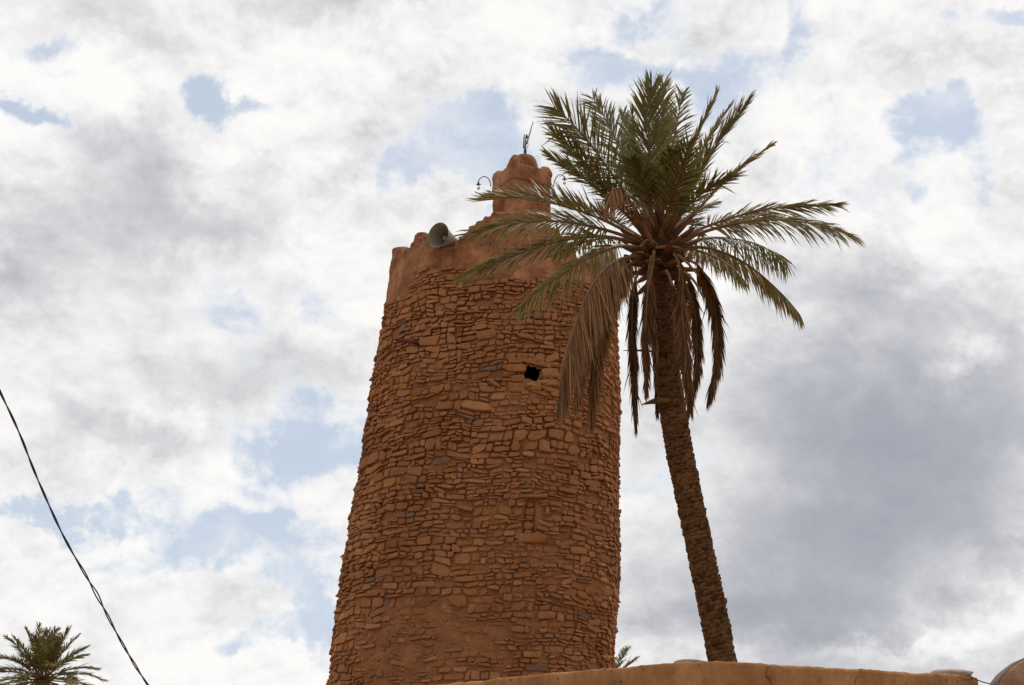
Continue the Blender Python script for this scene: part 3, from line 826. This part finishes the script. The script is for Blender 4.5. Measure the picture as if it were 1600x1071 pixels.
NMUL, LMUL = 1.45, 1.15
def frond(parent, name, pts, n=58, leaf=.46, width=.026, t0=.24, twist=0.0, vee=24, open_=(58, 24), droop=.12, mat=None, tint=.35, tintv=.16, rachis=.036, hang=0.0, lossy=.05, tipyel=.25, wig=1.0, side=None):
    mat = mat or M_LEAF
    n = int(n * NMUL); leaf = leaf * LMUL
    c = curve(pts)
    if mat is M_LEAF and parent.name == 'date_palm': c = c[:-3] if abs(c[-1][2] - c[-6][2]) > .55 * np.linalg.norm(c[-1] - c[-6]) else c[:-1]
    m = len(c); T = nrm(np.gradient(c, axis=0))
    hd = c[-1] - c[0]; hd[2] = 0
    if np.linalg.norm(hd) < .25: hd = np.array([0, -1.0, 0])
    S0 = nrm(np.cross(nrm(hd), [0, 0, 1.0])) if side is None else nrm(side)
    mb = MB()
    rr_ = rachis * (1 - np.linspace(0, 1, m) ** .75 * .86); rr_[0] *= 1.3
    tube(mb, c, rr_, 6, 0, .5)
    V, Fc, Tn = [], [], []; k0 = 0
    for sg in (-1, 1):
        for i in range(n):
            if random.random() < lossy: continue
            f_ = t0 + (1 - t0) * (i + random.random() * .8) / n
            x = f_ * (m - 1); a = min(int(x), m - 2); w = x - a
            p = c[a] * (1 - w) + c[a + 1] * w; t_ = nrm(T[a] * (1 - w) + T[a + 1] * w)
            s_ = nrm(S0 - t_ * np.dot(S0, t_)); u_ = np.cross(s_, t_)
            if u_[2] < 0 and abs(t_[2]) < .95 and side is None: u_ = -u_
            tw_ = twist; s_, u_ = math.cos(tw_) * s_ + math.sin(tw_) * u_, math.cos(tw_) * u_ - math.sin(tw_) * s_
            g = (f_ - t0) / (1 - t0)
            A = R(open_[0] + (open_[1] - open_[0]) * g + random.gauss(0, 6.5) * wig + (random.random() < .05) * random.uniform(-30, 40))
            ve = R(vee * random.choice((.55, 1.0, 1.5)) + random.gauss(0, 7) * wig)
            d = math.cos(A) * t_ + math.sin(A) * (sg * s_ * math.cos(ve) + u_ * math.sin(ve))
            d = nrm(d + np.array([0, 0, -1.0]) * hang + rng.normal(0, .035, 3) * wig)
            L = leaf * (.42 + .58 * math.sin(math.pi * min(1, .12 + g * .62) ** .8)) * random.uniform(.82, 1.08) * (1 - .38 * g ** 3)
            nv = nrm(np.cross(d, t_) + rng.normal(0, .3, 3)); wv_ = nrm(np.cross(nv, d))
            if abs(np.dot(wv_, t_)) < .2: wv_ = nrm(wv_ + t_ * .4)
            w0 = width * random.uniform(.8, 1.15)
            dr = droop * random.uniform(.5, 1.5)
            pr = [p, p + d * L * .33 - np.array([0, 0, dr * L * .1]), p + d * L * .68 - np.array([0, 0, dr * L * .42]), p + d * L * (1 - dr * .12) - np.array([0, 0, dr * L])]
            ws = (w0 * .32, w0 * .5, w0 * .40)
            for j in range(3): V += [pr[j] - wv_ * ws[j], pr[j] + wv_ * ws[j]]
            V.append(pr[3])
            Fc += [(k0, k0 + 1, k0 + 3, k0 + 2), (k0 + 2, k0 + 3, k0 + 5, k0 + 4), (k0 + 4, k0 + 5, k0 + 6)]
            tn = tint + random.gauss(0, tintv * .5) + (random.random() < .06) * .25
            Tn += [tn] * 4 + [tn + tipyel * .25 * g] * 2 + [tn + tipyel * (.35 + g * .6)]
            k0 += 7
    mb.add(V, Fc, 1, np.clip(np.array(Tn), 0, 1))
    return mb.build(name, [M_RACHIS if mat is M_LEAF else M_STALKDARK, mat], parent, smooth=False)
M_STALKDARK = simple('dry_rib', (.16, .085, .042), 0.75, 0.2, var=.3, scale=5)

YP = 21.0
HE = P(1031, 378, YP)
palm = thing('date_palm', 'tall leaning date palm in front of the tower with dry fronds hanging from its crown', 'palm tree', (P(1128, 1030, YP)[0] + .75, YP, 0))
# trunk
tpx = [(1128, 1030, 21.4), (1123, 1000, 20.8), (1109, 930, 21), (1092, 850, 21.2), (1075, 770, 20.8), (1060, 695, 20.4), (1046.5, 610, 21), (1038.5, 540, 20.4), (1035, 470, 18), (1034, 430, 17), (1032, 385, 17)]
tp = [P(x, y, YP) for x, y, _ in tpx]; rad_px = [r for *_, r in tpx]
tr = [r * np.linalg.norm(p - [0, 0, CAMZ]) / F * .97 for r, p in zip(rad_px, tp)]
base = [ORIGIN[palm] + [0, 0, -.1], tp[0] * .5 + (ORIGIN[palm]) * .5 + [-.06, 0, 0]]
tc_pts = curve(base + tp, 220); tr_c = np.interp(np.linspace(0, 1, 220), np.linspace(0, 1, len(base + tp)), [tr[0] * 1.15, tr[0] * 1.05] + tr)
TT = nrm(np.gradient(tc_pts, axis=0))
trm = MB()
tube(trm, tc_pts, tr_c * .90, 28, 1)
cumt = np.concatenate([[0], np.cumsum(np.linalg.norm(np.diff(tc_pts, axis=0), axis=1))]); LT = cumt[-1]
RH = .062
nrow = int(LT / RH)
for r in range(nrow):
    for k in range(11):
        d = (r + k / 11 * 2 + random.uniform(-.25, .25)) * RH
        if d > LT - .05 or d < 0: continue
        cc = np.array([np.interp(d, cumt, tc_pts[:, i]) for i in range(3)]); t_ = nrm(np.array([np.interp(d, cumt, TT[:, i]) for i in range(3)]))
        rad = np.interp(d, cumt, tr_c)
        a = 2 * math.pi * (k + (r % 2) * .5) / 11 + random.uniform(-.1, .1)
        sx = nrm(np.cross(t_, [0, 1.0, 0])); sy = np.cross(t_, sx)
        ou = math.cos(a) * sx + math.sin(a) * sy; ta_ = -math.sin(a) * sx + math.cos(a) * sy
        w = rad * .40 * random.uniform(.7, 1.25); hh = random.uniform(.022, .046); o1 = rad * random.uniform(.985, 1.05)
        sk = random.uniform(-.35, .35)
        if random.random() < .06: o1 *= 1.07; hh *= 1.3
        if random.random() < .05: continue
        v = []
        for (du, dv, dd) in ((-1, -1, .86), (1, -1, .86), (-.9, 0, .97), (.9, 0, .97), (-.65, 1, 1.0), (.65, 1, 1.0), (0, 1.15, 1.02), (0, 0, 1.0), (-.6, .75, .82), (.6, .75, .82)):
            v.append(cc + ou * (o1 * dd + random.uniform(-.006, .006)) + ta_ * du * w + t_ * (dv * hh + sk * du * w * .4))
        trm.add(v, [(0, 1, 3, 7), (0, 7, 2), (2, 7, 6, 4), (7, 3, 5, 6), (4, 6, 5, 9, 8), (0, 2, 4, 8), (1, 9, 5, 3)], 0, random.random())
tko = trm.build('trunk', [M_BARK, M_BARKDARK], palm, smooth=False)

# heart of fibre and old leaf bases
hb = MB()
lump(hb, P(1031, 395, YP), (.33, .33, .42), 22, .18, 2.5, 3)
hb.build('fibre_heart', M_FIBRE, palm, smooth=False)
lb = MB()
for i in range(74):
    a = 2.399 * i; lv = i / 74
    c0 = P(1032, 432, YP) * (1 - lv) + P(1030, 365, YP) * lv
    dr_ = nrm(np.array([math.cos(a), math.sin(a), -.25 + 1.6 * lv + random.uniform(-.2, .2)]))
    L = random.uniform(.30, .55); r0 = .19 + .12 * math.sin(math.pi * min(1, lv * 1.2))
    s_ = nrm(np.cross(dr_, [0, 0, 1.0])); u_ = np.cross(s_, dr_)
    p0 = c0 + dr_ * r0 * .7; v = []
    for f_, w, h_ in ((0, .085, .03), (.35, .06, .028), (.75, .042, .022), (1.0, .03 * random.uniform(.5, 1.3), .012)):
        q = p0 + dr_ * L * f_ + np.array([0, 0, .10 * f_ * f_ * (lv - .3)])
        v += [q - s_ * w - u_ * h_, q + s_ * w - u_ * h_, q + s_ * w * .7 + u_ * h_, q - s_ * w * .7 + u_ * h_]
    lb.add(v, grid_faces(4, 4, True) + [(12, 13, 14, 15)], 0, random.random())
lb.build('leaf_bases', M_RACHIS_DARK if 'M_RACHIS_DARK' in globals() else simple('old_leaf_base', (.135, .062, .028), 0.9, 0.1, var=.5, scale=5, bmp=.02), palm, smooth=False)

def FR(pts, Ys, **kw):
    """a green frond through photograph pixels, each at its own distance from the viewer (metres from the trunk)"""
    p3 = [P(x, y, YP + d) for (x, y), d in zip(pts, Ys)]
    if pts[-1][1] < 300 and 'open_' in kw: kw['open_'] = (kw['open_'][0] * .80, kw['open_'][1] * .82)
    if pts[-1][1] < 300: kw['leaf'] = kw.get('leaf', .46) * 1.14; kw.setdefault('open_', (46, 20))
    return frond(palm, 'frond', p3, **kw)
# upper left, seen from below
FR([(1014, 362), (965, 285), (905, 205), (848, 150)], [0, -.5, -1.0, -1.3], n=52, leaf=.62, open_=(62, 30), vee=8, tint=.32, twist=.1, side=(.6, -.1, .8))
FR([(1012, 365), (955, 300), (900, 240), (846, 192)], [-.1, -.6, -.9, -1.0], n=60, leaf=.46, open_=(52, 26), vee=18, tint=.38)
FR([(1010, 368), (950, 308), (895, 268), (842, 236)], [-.1, -.4, -.4, -.2], n=60, leaf=.42, open_=(50, 24), vee=18, tint=.36)
FR([(1018, 360), (985, 270), (950, 195), (916, 136)], [.1, .4, .8, 1.2], n=58, leaf=.55, open_=(55, 26), vee=10, tint=.30, side=(.8, .1, .55))
FR([(1020, 360), (1000, 280), (984, 215), (970, 160)], [.1, .7, 1.2, 1.7], n=54, leaf=.42, tint=.22)
FR([(1022, 360), (1003, 290), (992, 225), (986, 152)], [0, .2, .3, .35], n=30, leaf=.30, open_=(10, 6), vee=5, tint=.28, width=.03)
# the tall middle
FR([(1020, 365), (1016, 285), (1014, 200), (1020, 112)], [-.2, -.75, -1.1, -1.3], n=70, leaf=.60, open_=(52, 24), vee=10, tint=.30, rachis=.042, side=(1, 0, 0))
FR([(1026, 362), (1028, 285), (1033, 200), (1038, 110)], [0, .2, .5, .9], n=64, leaf=.54, open_=(46, 22), vee=12, tint=.42, side=(1, .1, 0))
FR([(1030, 362), (1042, 285), (1056, 205), (1070, 126)], [.2, .8, 1.4, 2.0], n=62, leaf=.52, open_=(54, 26), vee=12, tint=.30, side=(1, .1, -.2))
FR([(1035, 362), (1060, 290), (1090, 212), (1128, 130)], [0, -.1, -.1, 0], n=60, leaf=.40, open_=(36, 16), vee=20, tint=.45)
FR([(1037, 364), (1068, 296), (1105, 222), (1152, 150)], [.2, .5, .8, 1.0], n=60, leaf=.38, open_=(36, 18), vee=22, tint=.55, tipyel=.3)
FR([(1040, 365), (1078, 300), (1122, 224), (1183, 140)], [-.1, -.3, -.5, -.6], n=66, leaf=.46, open_=(42, 20), vee=20, tint=.40)
FR([(1034, 366), (1052, 310), (1068, 262), (1080, 205)], [-.3, -1.1, -1.7, -2.2], n=60, leaf=.52, vee=12, tint=.36, side=(1, 0, -.3))
FR([(1043, 368), (1092, 325), (1150, 268), (1224, 214)], [.2, .5, .7, .8], n=56, leaf=.36, open_=(44, 18), vee=16, tint=.50, lossy=.15, wig=1.5)
FR([(1040, 366), (1075, 322), (1112, 290), (1150, 272)], [-.3, -.9, -1.3, -1.6], n=50, leaf=.40, vee=14, tint=.40, lossy=.1, wig=1.4)
# right
FR([(1050, 380), (1110, 352), (1185, 330), (1255, 322), (1316, 319)], [0, .3, .4, .4, .3], n=66, leaf=.50, open_=(40, 12), vee=12, tint=.58, tipyel=.3, t0=.26, wig=1.4, side=(0, .5, .85))
FR([(1052, 382), (1115, 358), (1195, 344), (1270, 350), (1337, 370)], [-.2, -.5, -.8, -.9, -.9], n=70, leaf=.52, open_=(50, 18), vee=4, droop=.3, tint=.50, tipyel=.3, t0=.25, side=(0, .6, .8))
FR([(1052, 386), (1110, 372), (1170, 378), (1215, 398), (1234, 420)], [.2, .8, 1.4, 1.8, 2.0], n=56, leaf=.52, open_=(62, 34), vee=-48, droop=.45, tint=.34, t0=.2)
FR([(1052, 390), (1105, 388), (1165, 412), (1222, 460), (1266, 512)], [-.1, -.4, -.6, -.7, -.7], n=66, leaf=.36, open_=(44, 22), vee=-32, droop=.5, hang=.3, tint=.62, tipyel=.3)
FR([(1048, 392), (1090, 392), (1135, 412), (1172, 448)], [-.3, -.9, -1.3, -1.5], n=48, leaf=.34, open_=(48, 24), vee=-4, droop=.5, hang=.35, tint=.52)
FR([(1045, 372), (1065, 350), (1085, 352), (1096, 372)], [.4, .9, 1.5, 2.0], n=40, leaf=.34, tint=.4)
# left
FR([(1008, 378), (945, 345), (880, 322), (812, 310), (748, 312)], [0, -.2, -.3, -.2, 0], n=66, leaf=.60, open_=(54, 22), vee=28, droop=.05, tint=.52, tipyel=.35, t0=.2, side=(0, .75, .66))
FR([(1006, 380), (940, 358), (865, 346), (785, 352), (720, 370)], [-.2, -.7, -1.1, -1.3, -1.3], n=74, leaf=.56, open_=(50, 20), vee=8, droop=.3, tint=.54, tipyel=.35, side=(0, .6, .8))
FR([(1006, 384), (945, 370), (880, 376), (790, 404), (716, 434)], [-.1, -.3, -.4, -.4, -.3], n=76, leaf=.54, open_=(46, 18), vee=10, droop=.3, tint=.56, tipyel=.4, side=(0, .6, .8))
FR([(1008, 388), (960, 386), (905, 412), (850, 448), (792, 500)], [-.3, -.8, -1.2, -1.4, -1.5], n=68, leaf=.54, open_=(50, 20), vee=0, droop=.4, hang=.15, tint=.64, tipyel=.45, side=(-.2, .55, .8))
FR([(1008, 382), (955, 372), (905, 382), (860, 402)], [.3, 1.0, 1.7, 2.3], n=50, leaf=.46, open_=(56, 26), droop=.3, vee=6, tint=.42)
FR([(1008, 376), (950, 340), (905, 322), (870, 318)], [.3, 1.0, 1.6, 2.2], n=52, leaf=.46, vee=12, tint=.34)
FR([(1010, 392), (985, 400), (968, 428), (958, 466)], [.3, .8, 1.1, 1.2], n=44, leaf=.42, open_=(50, 26), droop=.5, hang=.35, vee=0, tint=.55)
# inner fronds filling the crown, turned to and from the viewer
for (x, y, d) in [(985, 245, -1.9), (1052, 232, -2.1), (962, 258, 1.8), (1095, 258, 2.0), (1012, 235, 2.3), (1120, 318, 2.4), (1045, 175, 1.6)]:
    FR([(1030 + (x - 1030) * .12, 366), (1030 + (x - 1030) * .4, 366 + (y - 366) * .45), (1030 + (x - 1030) * .75, 366 + (y - 366) * .82), (x, y)], [d * .08, d * .4, d * .75, d], n=54, leaf=.47, vee=14, tint=random.uniform(.22, .4), open_=(52, 24))
half = FR([(1018, 378), (995, 330), (972, 300), (958, 296), (952, 318)], [-.5, -1.2, -1.7, -2.0, -2.2], n=58, leaf=.42, mat=M_DEAD, droop=.6, hang=.4, vee=4, tint=.55, open_=(40, 16))
half['label'] = 'half dry brown frond bent towards the viewer'

def DEAD(pts, Ys, label='dry brown frond hanging down', **kw):
    p3 = [P(x, y, YP + d) for (x, y), d in zip(pts, Ys)]
    k = dict(n=80, leaf=.40, width=.022, open_=(26, 7), vee=0, droop=.25, hang=.9, mat=M_DEAD, tint=.35, tintv=.4, tipyel=.2, rachis=.026, wig=.9, t0=.16, lossy=.05)
    k.update(kw); k['leaf'] *= 1.35; k['n'] = int(k['n'] * 1.3); k['open_'] = (k['open_'][0] * 1.35, k['open_'][1] * 1.3)
    o = frond(palm, 'dry_frond', p3, **k); o['label'] = label
    return o
DEAD([(1004, 398), (958, 410), (920, 455), (894, 525), (876, 612)], [-.3, -1.0, -1.5, -1.8, -1.9], 'broad pale brown frond hanging in front of the tower', n=170, leaf=.62, tint=.55, hang=1.5, open_=(34, 10))
DEAD([(1003, 402), (968, 425), (942, 480), (929, 570), (925, 640)], [-.2, -.6, -.8, -.9, -.9], 'long brown frond hanging in front of the tower', n=130, leaf=.5, tint=.48, hang=1.2, open_=(28, 8))
DEAD([(1006, 400), (975, 412), (940, 460), (912, 540), (900, 610)], [0, -.4, -.6, -.8, -.8], n=120, leaf=.52, tint=.5, hang=1.3, open_=(30, 10))
DEAD([(1010, 410), (992, 440), (988, 510), (991, 590), (993, 655)], [-.1, -.3, -.35, -.3, -.3], n=130, leaf=.33, tint=.18, open_=(24, 6))
DEAD([(1018, 410), (1012, 450), (1009, 510), (1010, 570), (1010, 605)], [-.4, -.65, -.7, -.6, -.5], n=90, leaf=.28, tint=.22, open_=(20, 6))
DEAD([(1022, 405), (1016, 440), (1018, 490), (1024, 560)], [-.45, -.6, -.6, -.5], n=60, leaf=.28, tint=.3, open_=(18, 6))
DEAD([(1030, 440), (1026, 520), (1026, 590), (1027, 640)], [.4, .5, .5, .5], n=70, leaf=.25, tint=.2, open_=(16, 6))
DEAD([(1052, 402), (1066, 430), (1066, 490), (1072, 560), (1078, 632)], [-.2, -.4, -.4, -.4, -.4], n=130, leaf=.34, tint=.28, open_=(24, 8))
DEAD([(1056, 402), (1078, 440), (1089, 510), (1088, 570), (1080, 618)], [.1, .3, .4, .4, .4], n=110, leaf=.30, tint=.25, open_=(22, 8))
DEAD([(1045, 405), (1060, 440), (1062, 500), (1062, 560)], [.4, .6, .6, .6], n=80, leaf=.32, tint=.25)
DEAD([(1062, 400), (1095, 420), (1116, 470), (1121, 545), (1108, 615)], [.2, .6, .8, .8, .8], 'brown frond hanging in a bow on the right', n=150, leaf=.34, tint=.3, open_=(26, 8))
# bare dry stalks curling round the heart
sk_ = MB()
for pts in ([(1024, 387), (1045, 386), (1062, 388), (1074, 400), (1078, 420)], [(1052, 396), (1058, 405), (1062, 425), (1060, 450)], [(1006, 394), (990, 396), (984, 408)], [(1022, 392), (1019, 420), (1014, 460)], [(1018, 400), (1013, 430), (1010, 470)], [(1040, 422), (1046, 432), (1050, 446), (1057, 447)], [(1068, 424), (1085, 440), (1100, 468)], [(1000, 386), (1015, 374), (1028, 384)], [(1058, 398), (1075, 412), (1092, 432)]):
    tube(sk_, curve([P(x, y, YP - .45 + .02 * i) for i, (x, y) in enumerate(pts)], 16), np.linspace(.026, .012, 16), 6)
sk_.build('dry_stalk', M_STALK, palm)
def horn_stub(pts, r):
    st1 = MB(); c = curve([P(x, y, YP + d) for x, y, d in pts], 14); tube(st1, c, np.concatenate([np.linspace(r * .8, r, 6), np.linspace(r, .005, 8)]), 8)
    st1.build('leaf_stub', M_BARK, palm)
horn_stub([(1048, 626, -.24), (1025, 627, -.30), (1012, 630, -.32), (1002, 633, -.34)], .05)
horn_stub([(1025, 550, -.2), (1000, 548, -.25), (974, 548, -.28)], .018)

def simple_palm(name, label, base, top, r0, fronds, n, leaf, width, tint=.3, rad=.035):
    t_ = thing(name, label, 'palm tree', base)
    mb = MB(); c = curve([np.array(base, float), (np.array(base) * .5 + np.array(top) * .5) + [.05, 0, 0], np.array(top, float)], 70)
    v = []
    tube(mb, c, r0 * (1 + .12 * np.abs(np.sin(np.arange(70) * 1.9))), 14)
    mb.build('trunk', M_BARK, t_, smooth=False)
    for (az_, el_, L, sag) in fronds:
        h = np.array([math.cos(az_), math.sin(az_), 0]); p = [np.array(top, float) + h * .08]
        for f_ in (.35, .7, 1.0):
            p.append(np.array(top) + h * L * f_ * math.cos(el_) * (1 - .1 * f_ * sag) + np.array([0, 0, 1.0]) * (L * f_ * math.sin(el_) - sag * L * f_ * f_ * .55))
        frond(t_, 'frond', p, n=n, leaf=leaf, width=width, tint=tint + random.uniform(-.08, .12), rachis=rad, vee=18, droop=.2)
    return t_
YQ = 55.0
top = P(66, 1063, YQ)
fl = []
for i in range(42):
    lv = i / 42; fl.append((2.399 * i + .3, R(82 - 96 * lv ** .9), 2.2 + .75 * lv + .25 * math.sin(i * 1.7), .25 + .6 * lv))
simple_palm('date_palm', 'bushy date palm far off at the lower left, cut by the frame', (top[0], YQ, 0), top, .24, fl, 38, .54, .036, .34)
YB = 38.0
topb = P(952, 1046, YB)
simple_palm('young_palm', 'young palm behind the tower, only one frond tip showing beside its foot', (topb[0], YB, 0), topb - [0, 0, .38], .16,
            [(R(8), R(48), 1.08, .28), (R(40), R(60), 1.3, .25), (R(95), R(55), 1.3, .3), (R(150), R(40), 1.3, .3), (R(200), R(35), 1.2, .3), (R(60), R(20), 1.2, .5)], 34, .40, .024, .4, .02)

# ------------------------------------------------------------------ foreground wall
WTOP = [(600, 1076), (690, 1069.5), (790, 1059.5), (900, 1047.5), (960, 1043.5), (1057, 1035), (1105, 1033), (1149, 1035), (1250, 1040), (1364, 1047), (1425, 1051), (1453, 1052.5), (1505, 1054), (1516, 1055.5), (1523, 1059)]
wpx, wpy = np.array(WTOP).T
path = curve([(-4.2, 16.2, 0), (-.65, 12.2, 0), (.75, 10.7, 0), (1.35, 10.12, 0), (1.9, 10.2, 0), (2.7, 10.65, 0), (3.585, 11.22, 0)], 620)
tg = nrm(np.gradient(path, axis=0)); nm = np.stack([tg[:, 1], -tg[:, 0], np.zeros(len(tg))], -1)
topz = np.full(len(path), 2.5)
for _ in range(3):
    q = path.copy(); q[:, 2] = topz; a, _b = proj(q)
    b_ = np.interp(a, wpx, wpy)
    topz = np.array([P(u, w, y_)[2] for u, w, y_ in zip(a, b_, path[:, 1])])
topz = np.where(path[:, 0] < -1.3, topz[np.argmin(np.abs(path[:, 0] + 1.3))], topz)
rngs = []
prof = [(0, z_) for z_ in np.linspace(0, .965, 30)] + [(0.001, .990), (.006, .997), (.02, 1.0), (.14, 1.002), (.26, 1.0), (.33, .99), (.36, .96), (.36, .0)]
for (inn, fz) in prof:
    q = path - nm * inn; q[:, 2] = topz * fz
    amp = .012 if fz < .99 else .006
    q = q + nm * (amp * fbm(q * 1.7, 4, 90) + .003 * fbm(q * 12, 2, 91))[:, None]
    if fz > .95: q[:, 2] += .008 * fbm(q * 5.0, 4, 92) + .004 * fbm(q * 26, 2, 93)
    rngs.append(q)
aw = MB()
G = np.stack(rngs); nrw, ncl = G.shape[:2]
aw.add(G.reshape(-1, 3), grid_faces(nrw, ncl) + [tuple(r * ncl + ncl - 1 for r in range(nrw)), tuple(r * ncl for r in range(nrw))[::-1]], 0)
o = aw.build('adobe_wall', M_WALL, None, smooth=True, origin=(1.4, 10.2, 0)); tag(o, 'smooth ochre mud plastered wall in front of the tower and palm', 'wall')
def cap_stone(px, py, Y, r, label, mat):
    c = P(px, py, Y); m_ = MB(); lump(m_, c, r, 18, .10, 1.7, int(px), power=.9)
    o = m_.build('flat_stone', mat, None, origin=c); tag(o, label, 'stone', 'flat stones lying on the wall top')
cap_stone(1078, 1035.5, 10.55, (.11, .10, .022), 'dark flat stone on the wall top just left of the palm trunk', M_GREYEDGE)
cap_stone(1484, 1053.5, 11.25, (.17, .12, .036), 'rounded mud cap coloured pale for sunlight, right end of the wall top', M_SUNLITCAP)

# rounded gable at the right edge
YG = 10.6
gcen = P(1652, 1127, YG); gr = np.linalg.norm(P(1652, 1127, YG) - P(1590, 1036.5, YG))
gm = thing('domed_wall', 'rounded pinkish plaster dome peeking in at the lower right corner', 'wall', (gcen[0], YG, 0))
def arch(r, y0, y1, seed, mat, name, bev=.05):
    a = np.concatenate([[0], np.linspace(0, math.pi, 118), [math.pi]])
    rings = []
    for (yy, rr_) in ((y0, .02), (y0 - .005, r * .5), (y0, r - bev * 2), (y0 + bev * .3, r - bev * .6), (y0 + bev, r - .008), (y0 + bev * 2, r), ((y0 + y1) / 2, r), (y1 - bev, r), (y1, r - bev), (y1, .02)):
        q = np.stack([gcen[0] + rr_ * np.cos(a), np.full_like(a, yy), gcen[2] + rr_ * np.sin(a)], -1)
        q[0, 2] = q[-1, 2] = -.05                        # the sides go straight down to the ground
        q = q + (.012 * fbm(q * 3.5, 4, seed))[:, None] * nrm(q - gcen)
        rings.append(q)
    m_ = MB(); m_.add(np.concatenate(rings), grid_faces(len(rings), 120, True) + [tuple(range(120))[::-1], tuple(range((len(rings) - 1) * 120, len(rings) * 120))], 0)
    return m_.build(name, mat, gm)
arch(gr, YG, YG + .09, 41, M_PINKPLASTER, 'rounded_front', .03)
arch(gr + .010, YG + .07, YG + .17, 43, M_GREYEDGE, 'lit_rim', .012)  # thin outer shell, its colour greyed to look like a lit edge
ww = MB()
e0, e1_ = P(1514, 1055.5, 11.28), P(1550, 1069, 10.78)
f_ = np.linspace(0, 1, 14); q = e0[None] * (1 - f_[:, None]) + e1_[None] * f_[:, None]; q[:, 2] -= .012 * np.sin(np.pi * f_)
tube(ww, q, .0045, 6)
o = ww.build('wire', M_RUBBER, None, origin=e0); tag(o, 'short thin wire between the wall end and the plaster dome', 'wire')

# ------------------------------------------------------------------ twisted cable at the left
kp = [(-160, 300, 6.7), (-70, 470, 7.1), (0, 614, 7.5), (31, 680, 7.7), (62, 757, 7.9), (103, 846, 8.1), (150, 925, 8.3), (192, 1007, 8.5), (231, 1071, 8.7), (290, 1150, 8.95), (420, 1300, 9.4)]
cc = curve([P(x, y, d) for x, y, d in kp], 700)
T_ = nrm(np.gradient(cc, axis=0)); S_ = nrm(np.cross(T_, [0, 1.0, 0])); U_ = np.cross(S_, T_)
ln = np.concatenate([[0], np.cumsum(np.linalg.norm(np.diff(cc, axis=0), axis=1))])
cbm = MB()
sep_ = .0034 + .0085 * np.clip(fbm(np.stack([ln * 1.9, ln * 0, ln * 0], -1), 2, 12) - .55, 0, 1)
wob = .004 * fbm(np.stack([ln * 2.3, ln * 0 + 5, ln * 0], -1), 2, 14)
for k in (0, 1):
    ph = ln * 2 * math.pi / .34 + k * math.pi + .8 * fbm(np.stack([ln * 1.5, ln * 0 + 9, ln * 0], -1), 2, 13)
    tube(cbm, cc + (np.cos(ph) * sep_ + wob)[:, None] * S_ + (np.sin(ph) * sep_)[:, None] * U_, .0039, 8)
o = cbm.build('cable', M_RUBBER, None, origin=cc[0]); tag(o, 'twisted black cable sagging across the sky at the left', 'cable')
